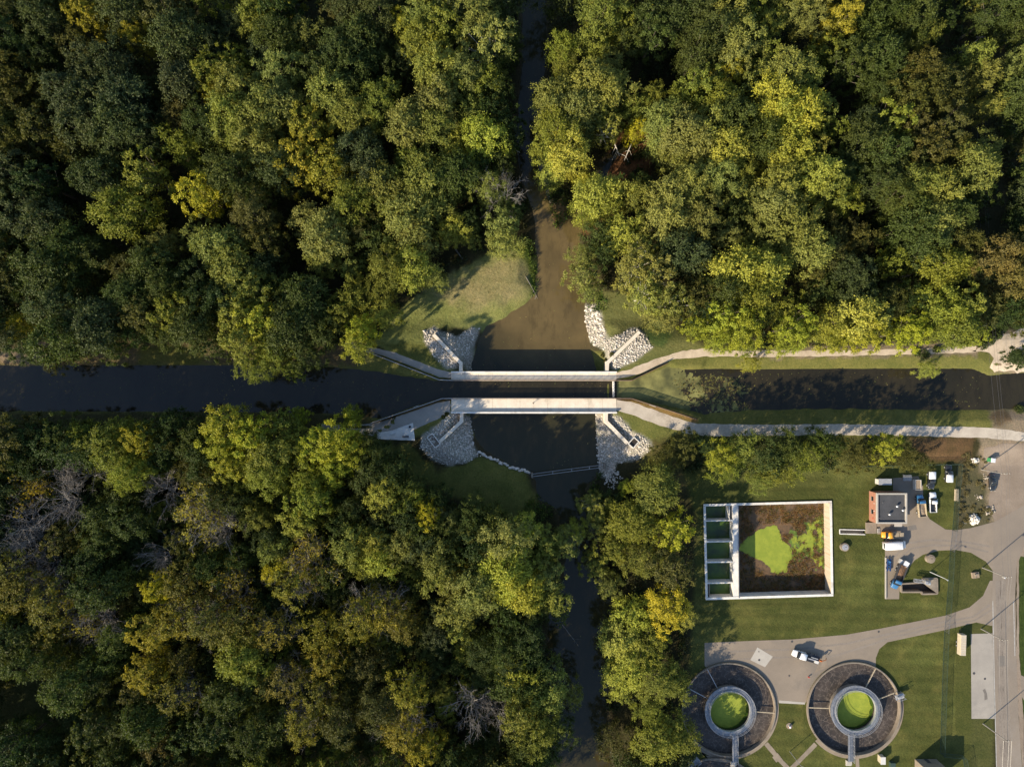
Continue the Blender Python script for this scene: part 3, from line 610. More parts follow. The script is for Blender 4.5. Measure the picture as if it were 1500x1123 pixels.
T_ = """
25 15 24 o;70 30 26 b;135 22 24 z;185 18 26 b;20 55 24 d;60 78 22 d;115 62 18 o;205 58 19 z;245 20 26 o;265 60 28 b;375 10 22 y;345 32 17 b;378 40 20 y
310 65 22 b;345 88 22 y;388 75 22 b;135 100 27 b;168 98 28 b;108 145 29 b;150 145 33 b;190 150 28 b;216 128 16 b;130 190 29 b;175 190 30 b;212 200 24 b
10 110 24 o;25 150 22 o;62 130 20 o;15 200 24 o;60 190 24 o;105 222 20 o;270 125 24 b;262 165 21 o;312 112 24 y;352 130 25 s;320 150 17 z;300 182 24 g;340 175 26 s;385 165 28 s
265 212 23 y;380 217 26 s;15 250 26 b;60 270 25 d;150 262 26 b;215 255 29 y;295 285 29 Y;337 258 27 g;375 280 22 g;185 312 31 y;30 312 30 b;72 330 28 b;10 372 22 o;102 360 24 g;135 370 22 g
75 395 32 g;112 412 22 g;18 405 22 o;37 428 20 g;240 355 19 s;214 372 20 g;190 395 22 o;152 420 12 o;290 345 22 s;325 362 26 s;350 398 27 s;230 400 28 g;200 432 25 g;252 422 24 g;292 402 24 d;300 440 26 d;335 440 28 d;286 428 15 y
80 450 30 b;120 457 31 b;150 482 28 b;100 500 28 g;165 510 20 g;40 477 17 z;10 495 22 b;42 512 18 g;80 535 12 o;215 460 25 o;260 457 27 y;205 492 16 d;245 487 20 g;290 480 24 g;316 508 19 g;355 460 28 y;376 425 28 y;388 472 29 l;360 500 26 y;376 538 22 y;398 505 20 y
375 318 26 o;392 352 24 o;385 388 22 b;410 10 24 d;450 50 23 s;490 25 20 o;512 15 24 b;556 22 26 b;525 60 24 g;500 82 27 g;540 87 23 g;410 60 24 g;410 110 26 s;415 160 24 s;470 110 26 g;520 112 24 g;490 142 28 s;515 172 27 s;560 60 19 b
595 42 18 Y;622 22 24 s;612 62 24 y;650 42 27 y;640 77 20 z;595 82 17 b;670 15 24 b;700 30 27 s;716 62 32 x;750 55 14 g;570 105 19 g;558 152 26 y;545 178 18 g;645 110 28 s;680 112 24 s;712 120 22 y;720 160 24 d;746 185 24 d;640 150 26 s;597 190 27 s;640 190 28 s;690 165 20 s;710 205 25 v;672 210 17 v
455 190 28 z;440 235 32 z;480 250 32 z;502 235 18 z;430 180 20 y;410 205 20 g;410 250 26 b;530 225 27 b;545 262 25 b;515 270 21 b;600 240 24 y;560 272 25 s;580 292 23 s;625 265 28 s;668 258 26 g;714 275 22 s;735 238 19 g;740 285 24 N;700 242 18 d
455 322 23 s;480 350 27 s;470 377 21 s;520 300 27 y;525 332 24 o;550 352 21 g;562 302 24 s;600 320 30 s;612 347 23 s;640 300 21 s;668 332 17 v;655 345 16 s;570 393 25 y;606 393 25 v;635 405 17 s;515 390 18 s;690 322 16 d;690 350 13 s;735 330 24 s;742 355 20 s
520 432 22 y;555 420 22 y;500 457 24 y;535 482 20 l;562 458 20 v;528 505 20 l;450 440 28 g;420 430 24 g;430 480 28 g;470 490 24 g;410 520 22 y;450 520 21 g;428 540 16 y
880 25 28 y;868 62 24 y;910 30 23 y;825 72 21 y;830 98 19 y;950 25 25 g;957 52 25 g;920 55 21 g;990 25 25 g;1022 20 25 g;1060 20 27 s;1040 55 28 g;1077 60 27 s;1020 82 25 g;1066 90 25 s;1100 10 22 y;1125 40 21 y;1122 75 19 y;1062 112 21 z;1082 100 16 z
895 98 20 s;870 130 27 s;902 130 23 s;880 157 21 y;810 150 25 s;842 165 25 s;814 190 27 y;850 190 22 g;800 216 21 v;832 225 25 v;810 250 17 v;855 262 13 l;955 140 16 y;930 157 17 y;888 185 19 w;936 183 14 Y;897 182 15 w;1020 130 25 y;1005 152 21 y;1050 150 25 y;1092 130 23 s;1110 110 19 s;1070 172 27 g
970 182 25 s;1000 200 29 s;978 212 20 s;990 235 23 s;1030 190 25 s;1060 220 25 v;1082 250 22 y;1050 262 25 s;1010 270 27 s;985 292 26 s;1130 150 27 v;1142 180 27 v;1110 210 25 g;1150 222 27 v;1080 282 23 s;1110 292 22 g;1140 272 26 s
872 285 26 v;902 280 23 v;938 268 14 g;862 308 18 y;892 305 20 y;932 290 22 s;970 320 27 s;1022 320 26 s;880 345 20 g;912 340 23 v;855 372 18 s;855 402 22 s;866 425 15 s;882 370 21 d;936 360 19 x;930 392 27 x;962 402 25 x;945 430 25 x;982 442 25 x;972 467 18 x
1000 370 28 b;1022 388 24 b;1072 320 22 g;1060 345 21 s;1086 360 18 y;1112 340 22 s;1080 400 32 v;1115 402 28 v;1100 432 28 y;1060 422 26 g;1022 432 24 o;1030 457 20 d;1060 465 26 l;1086 482 26 l;1020 480 18 l;1050 500 17 l;1092 508 15 y;1112 457 22 g;1150 452 24 y;1160 480 25 l;1150 503 18 l;1098 533 12 v
1130 302 26 s;1160 332 27 s;1182 370 26 s;1150 366 22 s;1210 280 25 y;1236 290 23 y;1240 260 21 g;1280 270 25 g;1215 340 21 o;1240 335 20 o;1212 376 24 o;1260 350 19 o;1190 402 22 o;1310 290 25 g;1340 278 27 s;1370 282 25 s;1332 330 28 g;1362 330 26 s;1390 320 25 g;1350 362 26 g;1402 360 25 o;1310 382 22 y;1370 392 27 y;1402 392 22 y
1240 402 26 b;1252 432 24 b;1200 424 20 g;1252 466 26 v;1282 460 23 s;1262 490 22 l;1206 482 24 v;1226 500 17 l;1325 488 22 l;1300 442 24 o;1332 440 22 d;1372 456 28 y;1402 450 26 y;1390 482 25 y;1420 490 17 l;1430 402 21 b;1456 380 30 O;1490 372 28 O;1470 410 26 O;1440 342 18 n;1440 450 22 o;1472 450 22 d;1490 522 14 d;1492 462 18 d;1360 541 12 v
1160 15 23 s;1187 30 21 s;1230 28 25 z;1270 20 23 g;1300 20 25 g;1332 28 25 g;1268 52 24 g;1310 60 23 g;1356 45 18 y;1385 30 15 d;1210 72 21 y;1242 95 26 g;1282 85 25 g;1150 108 27 s;1182 120 23 s;1200 160 23 s;1170 170 26 v;1222 190 20 y;1340 110 25 o;1310 112 22 g;1352 140 25 o;1320 150 26 o;1290 132 23 g;1386 120 24 o;1392 152 23 o
1270 180 23 b;1302 180 25 y;1260 212 25 g;1290 222 26 g;1340 190 25 o;1380 190 26 o;1350 222 28 o;1392 226 24 o;1430 80 18 s;1440 112 19 s;1450 155 16 s;1440 222 23 s;1420 250 26 s;1430 282 21 g;1310 256 24 g;1342 250 22 g;1190 260 25 v;1195 215 20 v;1228 248 22 g;1460 15 25 g;1490 30 23 g;1490 92 19 s;1495 140 26 g
30 642 30 o;15 662 25 d;76 650 24 d;50 682 24 d;78 635 12 y;130 637 17 y;160 642 23 y;172 664 24 y;192 630 18 y;216 642 20 z;200 692 25 y;262 648 17 o;282 690 20 o;240 672 18 d
340 625 29 l;330 652 24 l;350 682 24 l;375 640 26 l;402 662 28 y;420 622 22 y;396 692 26 y;440 610 13 l;436 652 24 y;470 652 24 l;500 642 26 l;515 610 13 l;520 662 20 l;496 682 22 l;455 702 24 y;352 705 17 y
110 700 25 N;42 717 20 n;90 737 27 N;20 772 28 N;42 792 24 N;230 720 22 N;300 745 28 n;326 770 24 N;235 815 20 N;62 832 20 N;182 722 21 g;190 762 24 g;150 762 23 g;90 792 24 o;150 792 23 g;320 722 22 g;345 735 20 g;370 762 17 g;400 792 21 b;265 792 19 o;130 822 23 d;310 832 22 g;352 822 19 g
20 832 28 a;45 862 27 a;82 882 28 a;10 895 22 z;150 862 26 g;176 850 21 g;235 860 19 Y;270 852 25 a;302 872 23 a;342 862 23 n;110 890 26 n;140 912 25 N;80 922 23 a;222 922 25 z;262 902 27 k;312 902 27 a;352 912 27 a;330 932 24 a;25 932 27 g;52 962 26 g;90 972 22 g;176 932 24 g;160 962 22 g;222 982 25 z;270 962 19 a;262 1012 26 a
110 1002 26 g;142 992 22 g;202 1012 24 o;140 1062 25 g;182 1062 22 g;222 1052 26 g;232 1092 22 O;170 1102 22 g;362 962 27 y;342 1012 26 g;382 1000 22 g;320 1062 26 g;272 1082 24 g;372 1072 26 g;20 1092 28 d;62 1102 24 d
456 730 25 y;380 756 17 s;436 766 20 v;402 802 20 s;560 727 22 v;550 757 15 b;586 766 17 b;605 727 17 v;627 752 19 Y;660 766 17 s;682 782 17 s;520 742 17 b;500 772 22 g;512 800 24 s;546 795 21 v;556 822 22 v;592 800 23 s;622 792 21 b;642 820 24 s;662 852 24 s;480 842 22 g;460 822 25 n;430 852 25 k;402 835 16 Y
530 902 28 k;562 890 26 k;590 912 22 a;402 922 25 k;470 922 27 k;482 962 25 k;420 992 25 a;470 1012 26 a;450 1052 26 k;500 1052 26 o;542 972 24 o;600 1002 26 k;560 1032 26 o;590 1062 26 k;622 1092 26 z;662 1002 17 n;690 1042 23 N;722 1052 20 N;640 842 22 s;702 862 26 s;672 892 24 s;740 832 31 v;770 832 24 v
642 932 21 b;672 922 20 v;702 952 23 g;760 982 22 v;760 1042 26 y;770 1082 24 g;400 1062 24 g;740 790 29 s;770 776 22 v;800 795 21 s;732 850 22 v;762 858 26 v;800 842 23 s;830 800 22 s;845 780 14 v;810 882 20 v;822 906 13 s;842 1028 15 s;802 1012 25 s;790 1062 25 y;820 1082 22 g
870 742 19 x;880 772 22 s;918 714 11 l;960 716 27 s;920 760 26 y;952 772 22 y;986 776 24 l;900 802 24 y;875 832 21 s;940 822 24 y;980 832 29 o;895 862 20 s;975 890 28 Y;930 902 24 v;1002 902 16 v;912 942 26 v;952 942 26 y;920 982 26 v;960 992 26 y;990 1002 21 y;912 1012 22 y;952 1042 20 y;960 1082 26 y;998 1075 23 y;900 1092 23 o
1050 665 21 l;1062 682 22 y;1086 652 18 s;1120 667 23 g;1150 652 20 g;1180 672 23 y;1136 692 20 y;1195 642 16 g;1216 652 16 g;1242 667 21 o;1266 667 18 o;1290 655 19 l;1320 667 18 o;1345 677 15 o;1112 702 17 y;1030 650 14 d;1000 652 20 o;975 672 20 o
"""
rows = [r.split() for r in T_.replace('\n', ';').split(';') if r.strip()]
TREES = [(float(a), float(b), float(c), d) for a, b, c, d in rows]
print('TREES', len(TREES))
FOREST = [GP(p, FZ) for p in ([(-160,-160),(760,-160),(758,200),(780,330),(770,365),(700,370),(640,405),(585,448),(548,498),(440,505),(300,500),(200,495),(-160,505)],
 [(800,-160),(1660,-160),(1660,470),(1480,478),(1430,505),(1120,506),(1020,506),(985,480),(955,455),(885,425),(862,400),(870,330),(930,240),(880,235),(815,300),(800,200)],
 [(-160,640),(400,634),(540,650),(570,700),(640,722),(700,760),(770,775),(815,770),(820,850),(790,920),(790,1100),(800,1280),(700,1280),(600,1100),(480,1100),(440,1280),(160,1280),(60,1120),(120,1000),(60,970),(-160,970)],
 [(875,720),(985,705),(1005,760),(1008,900),(995,985),(975,1060),(1010,1130),(1020,1280),(900,1280),(893,1050),(893,950),(900,880),(878,780)],
 [(955,660),(1010,645),(1330,645),(1350,672),(1220,690),(1040,690),(980,700)])]
rt = random.Random(11)
# overscan trees just outside the frame, so that shade and edges stay natural from a step aside
OVER = []
for x_ in range(-150, 0, 34):
    for y_ in range(-110, 1400, 36):
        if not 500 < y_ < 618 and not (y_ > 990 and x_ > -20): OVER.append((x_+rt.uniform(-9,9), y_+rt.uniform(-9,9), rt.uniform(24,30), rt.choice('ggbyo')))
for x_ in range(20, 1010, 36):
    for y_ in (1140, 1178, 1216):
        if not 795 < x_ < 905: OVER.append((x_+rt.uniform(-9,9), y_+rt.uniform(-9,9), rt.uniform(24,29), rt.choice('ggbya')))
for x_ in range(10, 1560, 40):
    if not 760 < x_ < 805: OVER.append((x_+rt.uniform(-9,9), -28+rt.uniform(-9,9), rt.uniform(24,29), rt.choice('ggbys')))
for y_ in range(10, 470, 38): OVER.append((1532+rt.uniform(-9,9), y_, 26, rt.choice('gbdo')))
# second row filling behind the canal and river edges
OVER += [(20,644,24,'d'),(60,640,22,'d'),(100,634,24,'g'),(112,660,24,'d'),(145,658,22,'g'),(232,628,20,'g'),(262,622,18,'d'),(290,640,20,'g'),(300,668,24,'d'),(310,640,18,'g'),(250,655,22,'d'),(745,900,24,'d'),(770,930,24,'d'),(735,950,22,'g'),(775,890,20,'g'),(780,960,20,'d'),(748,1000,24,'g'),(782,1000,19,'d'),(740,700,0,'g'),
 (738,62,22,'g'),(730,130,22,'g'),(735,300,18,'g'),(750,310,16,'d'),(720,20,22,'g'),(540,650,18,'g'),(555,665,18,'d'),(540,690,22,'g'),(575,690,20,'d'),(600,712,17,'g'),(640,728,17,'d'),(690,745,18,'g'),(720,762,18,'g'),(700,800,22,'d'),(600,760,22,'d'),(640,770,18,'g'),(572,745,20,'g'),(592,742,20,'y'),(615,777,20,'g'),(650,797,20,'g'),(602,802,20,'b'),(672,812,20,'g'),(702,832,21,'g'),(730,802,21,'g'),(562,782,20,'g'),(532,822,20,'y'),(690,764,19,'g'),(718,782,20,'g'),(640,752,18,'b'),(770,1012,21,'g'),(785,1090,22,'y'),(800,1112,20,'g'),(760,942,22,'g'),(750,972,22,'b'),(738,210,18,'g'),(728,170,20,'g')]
OVER = [o_ for o_ in OVER if o_[2] > 0]; TREES_N = len(TREES)
def site(px, py, r):
    rm = r*S*1.13
    hgt = min(22.5, 10.5+rm*2.0)
    if px > 865 and py > 640: hgt *= .70 if py < 900 else .62
    if r < 14: hgt *= .7
    zt = FZ+hgt*.72
    x, y = G(px, py, zt); z = h1(x, y)
    return x, y, z, rm, hgt
REG = [(lambda x,y: x < 780 and y < 250 and x < 400, 'the upper left woods'), (lambda x,y: x < 790 and y < 250, 'the top woods left of the river'),
 (lambda x,y: x < 400 and y < 560, 'the far left woods above the canal'), (lambda x,y: x < 800 and y < 560, 'the woods behind the grassy bank'),
 (lambda x,y: y < 250 and x < 1150, 'the top woods right of the river'), (lambda x,y: y < 250, 'the upper right woods'),
 (lambda x,y: y < 560 and x < 1120, 'the woods up-right of the bridge'), (lambda x,y: y < 560, 'the far right woods above the canal'),
 (lambda x,y: x < 300 and y < 850, 'the far left woods below the canal'), (lambda x,y: x < 560 and y < 850, 'the woods left of the rest area'),
 (lambda x,y: x < 860 and y < 850, 'the woods below the shaded lawn'), (lambda x,y: x < 300, 'the lower left woods'), (lambda x,y: x < 620, 'the woods at bottom centre-left'), (lambda x,y: x < 865, 'the bottom woods left of the river'),
 (lambda x,y: x < 1020 and y > 690, 'the strip between river and tanks'), (lambda x,y: True, 'the tree line below the towpath')]
ORD = ['first','second','third','fourth','fifth','sixth','seventh','eighth','ninth','tenth','eleventh','twelfth','thirteenth','fourteenth','fifteenth','sixteenth','seventeenth','eighteenth','nineteenth','twentieth']
order = sorted(range(len(TREES)), key=lambda i: -TREES[i][2]-(6 if TREES[i][3] in 'YNnlwxz' else 0))
NIND = 285
ind = set(order[:NIND]); cells = {}
for i in ind:
    px, py, r, c = TREES[i]; k = next(n for n, (f, _) in enumerate(REG) if f(px, py)); cells.setdefault((k, c), []).append(i)
LAB = {}
for (k, c), L in cells.items():
    L.sort(key=lambda i: TREES[i][0]); nm = COL[c][2]
    for j, i in enumerate(L):
        if len(L) == 1: LAB[i] = f'the only {nm} tree in {REG[k][1]}'
        elif j == len(L)-1: LAB[i] = f'rightmost {nm} tree in {REG[k][1]}'
        else: LAB[i] = f'{ORD[j] if j else "leftmost"}{" from left," if j else ""} {nm} tree in {REG[k][1]}'
restV, restF, restC = [], [], []; nv = 0
low = [crown_arrays(900+i, s_, nl=26, dens=.75)[:3] for i, s_ in enumerate(('feather','clumpy','fine'))]
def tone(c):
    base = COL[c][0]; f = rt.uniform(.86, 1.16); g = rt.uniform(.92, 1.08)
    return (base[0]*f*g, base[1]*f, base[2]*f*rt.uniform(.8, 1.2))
restvar = []
FILL = []
for _ in range(2800):
    px, py = rt.uniform(-60, 900), rt.uniform(610, 1170); w_ = G(px, py, 8)
    if all(sdist(np.array([w_[0]]), np.array([w_[1]]), f_)[0] > -1.5 for f_ in FOREST): continue
    if sdist(np.array([w_[0]]), np.array([w_[1]]), RIVER)[0] < 3.0 or py > 640 and px > 1030: continue
    if all((px-a[0])**2+(py-a[1])**2 > (a[2]*.88)**2 for a in TREES+OVER) and all((px-a[0])**2+(py-a[1])**2 > 20**2 for a in FILL):
        if -20 < px < 75 and 970 < py < 1070: continue
        FILL.append((px, py, rt.uniform(14,19), rt.choice('ggdyob')))
print('FILL', len(FILL))
for i, (px, py, r, c) in enumerate(TREES+OVER+FILL):
    x, y, z, rm, hgt = site(px, py, r)
    if i >= len(TREES)+len(OVER): hgt *= .62
    rz = rt.uniform(0, 6.28)
    if i in ind:
        t = thing('bare_tree' if c in 'Nn' else 'tree', LAB[i], 'tree', (x, y, z), rz, 'trees of the woods')
        t.scale = (rm*rt.uniform(.95,1.08), rm*rt.uniform(.95,1.08), hgt/2.75)
        if c in 'Nn':
            t.scale = [q_*1.12 for q_ in t.scale]
            k = rt.randrange(3); cm, tm = (THIN[k] if c == 'n' else None), BARE[k][0]
        elif c in 'ak' and rt.random() < .7: cm, tm = rt.choice(STY[rt.choice(COL[c][1])])[0], BARE[rt.randrange(3)][0]
        elif c == 'w': cm, tm = WT
        elif c == 'x': cm, tm = ST
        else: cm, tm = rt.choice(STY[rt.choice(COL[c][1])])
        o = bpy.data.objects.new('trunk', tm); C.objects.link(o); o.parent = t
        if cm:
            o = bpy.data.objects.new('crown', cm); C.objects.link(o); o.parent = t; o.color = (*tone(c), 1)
    elif c not in 'Nn':
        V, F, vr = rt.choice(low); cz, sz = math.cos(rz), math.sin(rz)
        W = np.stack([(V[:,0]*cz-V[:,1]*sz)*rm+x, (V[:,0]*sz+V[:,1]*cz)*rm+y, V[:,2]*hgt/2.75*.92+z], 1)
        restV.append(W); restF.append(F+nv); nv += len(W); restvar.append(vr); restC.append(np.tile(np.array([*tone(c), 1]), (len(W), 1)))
def leafmat(name):
    m = M['leaf'].copy(); m.name = name; nt = m.node_tree
    oi = next(n for n in nt.nodes if n.type == 'OBJECT_INFO'); at = N(nt, 'ShaderNodeAttribute', attribute_name='tint')
    for l in list(oi.outputs['Color'].links): nt.links.new(at.outputs['Color'], l.to_socket)
    return m
M['leaf2'] = leafmat('mixed_leaves')
def leafmass(name, V, F, var, tint, label, mat=None):
    me = npmesh(name, V, F, mat or M['leaf2'], var)
    a = me.attributes.new('tint', 'FLOAT_COLOR', 'POINT'); a.data.foreach_set('color', tint.astype(np.float32).ravel())
    o = bpy.data.objects.new(name, me); C.objects.link(o); return tag(o, label, kind='stuff')
if restV:
    leafmass('woodland_canopy', np.concatenate(restV), np.concatenate(restF), np.concatenate(restvar), np.concatenate(restC), 'smaller crowns filling the woods between the larger trees')
# undergrowth: bushes under and between the trees
rng = np.random.default_rng(5)
def scatter(poly, dens):
    P = np.array(poly); lo, hi = P.min(0), P.max(0); n = int((hi-lo).prod()*dens)
    q = lo+(hi-lo)*rng.random((n,2)); return q[sdist(q[:,0], q[:,1], poly) < 0]
pts = np.concatenate([scatter(p, d) for p, d in zip(FOREST, (.11,.11,.11,.12,.16))])
pts = pts[(sdist(pts[:,0], pts[:,1], RIVER) > .8) & (sdist(pts[:,0], pts[:,1], CANL) > 2) & (sdist(pts[:,0], pts[:,1], CANR) > 2.5)]
pz = hfun(pts[:,0], pts[:,1]); K = 64
sz = .9+1.5*rng.random(len(pts))**1.5
o3 = rng.normal(size=(len(pts),K,3)); o3 /= np.linalg.norm(o3, axis=2, keepdims=True); o3[:,:,2] = np.abs(o3[:,:,2])
lr = (rng.random((len(pts),K,1))**.4)
lumps = 1+.35*np.sin(o3[:,:,:1]*5+rng.random((len(pts),1,1))*6)
Pp = np.stack([pts[:,0], pts[:,1], pz], 1)[:,None,:] + o3*lr*lumps*sz[:,None,None]*np.array([1,1,1.25])
Pp[:,:,2] += .2
V, F = leafset(rng, Pp.reshape(-1,3), rng.normal(size=(len(pts)*K,3)), np.full(len(pts)*K, .52))
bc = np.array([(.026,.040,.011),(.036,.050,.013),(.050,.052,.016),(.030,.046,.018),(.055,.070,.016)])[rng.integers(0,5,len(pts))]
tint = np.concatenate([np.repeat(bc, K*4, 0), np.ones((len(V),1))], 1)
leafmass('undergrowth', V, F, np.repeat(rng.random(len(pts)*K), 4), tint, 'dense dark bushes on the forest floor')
print('undergrowth', len(pts))
# grass tussocks and waterside plants
def tufts(name, polys, dens, h, cols, label, z=FZ, n=9, wd=.05, spread=.35):
    q = np.concatenate([scatter(GP(p, z), dens) for p in polys]); q = q[sdist(q[:,0], q[:,1], RIVER) > .2]
    zz = hfun(q[:,0], q[:,1]); k = len(q)
    d = rng.normal(size=(k,n,3))*.5; d[:,:,2] = 1
    base = np.stack([q[:,0], q[:,1], zz], 1)[:,None,:]+rng.normal(size=(k,n,3))*np.array([spread,spread,0])
    hh = h*(.5+.8*rng.random((k,n,1))); tip = base+d*hh
    w = rng.normal(size=(k,n,3))*np.array([1,1,0]); w /= np.linalg.norm(w, axis=2, keepdims=True); w *= wd
    V = np.stack([base-w, base+w, tip], 2).reshape(-1,3); F = np.arange(len(V)).reshape(-1,3)
    c = np.array(cols)[rng.integers(0, len(cols), k)]; tint = np.concatenate([np.repeat(c, n*3, 0), np.ones((len(V),1))], 1)
    return leafmass(name, V, F, np.repeat(rng.random(k*n), 3), tint, label)
tufts('rough_grass', [[(590,448),(655,405),(720,368),(765,362),(788,400),(785,432),(745,465),(705,482),(655,474),(640,480),(560,500),(548,500)], [(875,430),(930,432),(985,480),(1030,508),(960,530),(950,490),(930,478),(890,500)], [(560,505),(620,490),(660,538),(600,522)]], 2.6, .16, [(.20,.18,.07),(.12,.13,.035),(.16,.155,.05)], 'rough dry grass on the banks', n=7, wd=.04)
tufts('waterside_plants', [[(762,350),(780,350),(792,400),(792,445),(782,440),(776,395)], [(795,255),(812,262),(840,300),(818,345),(806,310)], [(860,430),(880,428),(890,450),(862,460)], [(770,735),(800,720),(812,750),(790,775),(760,770)], [(870,655),(885,700),(870,745),(858,730),(870,700)]], 1.6, .8, [(.09,.15,.03),(.13,.17,.035),(.07,.11,.03)], 'leafy green plants along the waterline', z=-3.5, n=12, wd=.13, spread=.5)

# leaves and scraps floating on the water
def floats(name, polys, z, dens, lab, s0=.10, s1=.32):
    q = np.concatenate([scatter(GP(p, z), dens) for p in polys]); q = q[fnoise(q[:,0]*.12, q[:,1]*.3, 41, 4) > .50]; k = len(q)
    a = rng.random(k)*6.28; L = s0+(s1-s0)*rng.random(k)**3; c_, n_ = np.cos(a)*L, np.sin(a)*L
    V = np.stack([np.stack([q[:,0]-c_, q[:,1]-n_], 1), np.stack([q[:,0]+n_*.5, q[:,1]-c_*.5], 1), np.stack([q[:,0]+c_, q[:,1]+n_], 1), np.stack([q[:,0]-n_*.5, q[:,1]+c_*.5], 1)], 1).reshape(-1,2)
    V = np.concatenate([V, np.full((len(V),1), z+.015)], 1); F = np.arange(len(V)).reshape(-1,4)
    cc = np.array([(.16,.15,.05),(.10,.11,.04),(.20,.16,.07)])[rng.integers(0,3,k)]
    leafmass(name, V, F, np.repeat(rng.random(k), 4), np.concatenate([np.repeat(cc, 4, 0), np.ones((len(V),1))], 1), lab)
floats('floating_leaves', [[(0,540),(520,545),(650,560),(900,560),(900,580),(650,580),(540,600),(0,600)], [(1000,543),(1440,545),(1440,595),(1040,603)]], WZ, .55, 'scattered leaves floating on the canal')
floats('lily_leaves', [[(985,556),(1030,548),(1075,552),(1108,572),(1118,598),(1060,604),(1020,600),(1000,580)]], WZ, 5.5, 'clusters of yellow-green leaves floating at the edge of the algae', .14, .42)
floats('floating_leaves', [[(768,0),(792,0),(785,200),(800,330),(845,400),(862,540),(700,540),(790,430),(768,260)], [(695,610),(868,610),(870,680),(800,720),(700,650)], [(805,900),(885,890),(885,1120),(815,1120)]], RZ, .22, 'scattered leaves and foam drifting on the river')
# ================================================================== AQUEDUCT BRIDGE
br = thing('aqueduct_bridge', 'pale concrete canal aqueduct with two walkways crossing the river', 'aqueduct')
def rect(px0, py0, px1, py1, z=0): a = G(px0, py0, z); b = G(px1, py1, z); return a[0], b[1], b[0], a[1]   # x0,y0,x1,y1
def boxr(mb, R, z0, z1, mi=0): mb.box((R[0]+R[2])/2, (R[1]+R[3])/2, (z0+z1)/2, abs(R[2]-R[0]), abs(R[3]-R[1]), z1-z0, mi=mi)
X0, X1 = G(661,0)[0], G(903,0)[0]
yN0, yN1 = G(0,545)[1], G(0,557)[1]; yS0, yS1 = G(0,583)[1], G(0,604)[1]
mb = MB(); mb.box((X0+X1)/2, (yN1+yS0)/2, -3.05, X1-X0+3, yN1-yS0+.8, .5); mb.box((X0+X1)/2, yN1+.1, -1.6, X1-X0+3, .4, 2.4); mb.box((X0+X1)/2, yS0-.1, -1.6, X1-X0+3, .4, 2.4)
mb.build('trough', M['concrete'], br, bevel=.04)
def deck(y0, y1, nm):
    mb = MB(); n = 12; L = (X1-X0)/n
    for i in range(n): mb.box(X0+L*(i+.5), (y0+y1)/2, -.16, L-.035, abs(y0-y1), .42)
    return mb.build(nm, M['deck'], br, bevel=.03)
deck(yN0, yN1, 'deck'); deck(yS0, yS1, 'deck')
mb = MB(); mb.box((X0+X1)/2, yN0+.02, .42, X1-X0, .28, .76); mb.box((X0+X1)/2, yN0+.02, .83, X1-X0+.05, .40, .10); mb.build('parapet', M['white_conc'], br, bevel=.03)
mb = MB(); mb.box((X0+X1)/2, yS1, .47, X1-X0, .32, .86); mb.box((X0+X1)/2, yS1, .94, X1-X0+.05, .46, .12); mb.build('parapet', M['white_conc'], br, bevel=.03)
def railing(mb, pts, z, h=1.15, gap=1.9, nr=6, pr=.075, rr=.035, top=.06):
    for (a, b) in zip(pts[:-1], pts[1:]):
        A, B = Vector((*a,0)), Vector((*b,0)); L = (B-A).length; n = max(1, round(L/gap)); d = (B-A).normalized(); rz = math.atan2(d.y, d.x)
        for i in range(n+1):
            p = A.lerp(B, i/n); mb.box(p.x, p.y, z+h/2, pr*2, pr*2, h, rz)
        for k in range(nr):
            zz = z+.14+(h-.16)*k/(nr-1); m = A.lerp(B, .5); r = top if k == nr-1 else rr
            mb.box(m.x, m.y, zz, L, r*2, r*2, rz)
mb = MB(); railing(mb, [(X0,yN1+.06),(X1,yN1+.06)], .05); mb.build('railing', M['rustrail'], br)
mb = MB(); railing(mb, [(X0,yS0-.06),(X1,yS0-.06)], .05); mb.build('railing', M['rustrail'], br)
for xx in (-8.5, 8.5):
    mb = MB(); mb.box(xx+7*.9, (yN0+yS1)/2, -4.7, 1.2, yN0-yS1-.4, 3.0); mb.build('pier', M['concrete'], br, bevel=.05)
for xx, s in ((X0,-1), (X1,1)):
    mb = MB(); mb.box(xx+s*.4, (yN0+yS1)/2, -4.0, 2.2, yN0-yS1+.2, 1.35); mb.build('abutment', M['concrete'], br, bevel=.05)
# stop-log sill across the canal at the right end
xs0 = G(899,0)[0]; mb = MB(); mb.box(xs0, (yN1+yS0)/2, -.95, .45, yN1-yS0-.55, 1.3)
for k in range(5): mb.box(xs0+.05, yS0+.9+k*.85, -.22, .62, .12, .16)
mb.build('sill', M['white_conc'], br, bevel=.03)
# wing walls
def wallpath(mb, pts, th, z0, z1):
    for i in range(len(pts)-1):
        a, b = Vector(pts[i]), Vector(pts[i+1]); d = b-a; L = d.length; rz = math.atan2(d.y, d.x); m = (a+b)/2
        mb.box(m.x, m.y, (z0+z1)/2 - .004*i, L+th*.7, th, z1-z0, rz)
for pts in ([(636,491),(675,532),(675,546)], [(936,487),(890,531),(889,546)], [(676,603),(676,617),(645,646)], [(888,603),(888,617),(918,648)]):
    mb = MB(); wallpath(mb, GP(pts, .6), 1.0, -6.2, .65); mb.build('wing_wall', M['deck'], br, bevel=.04)
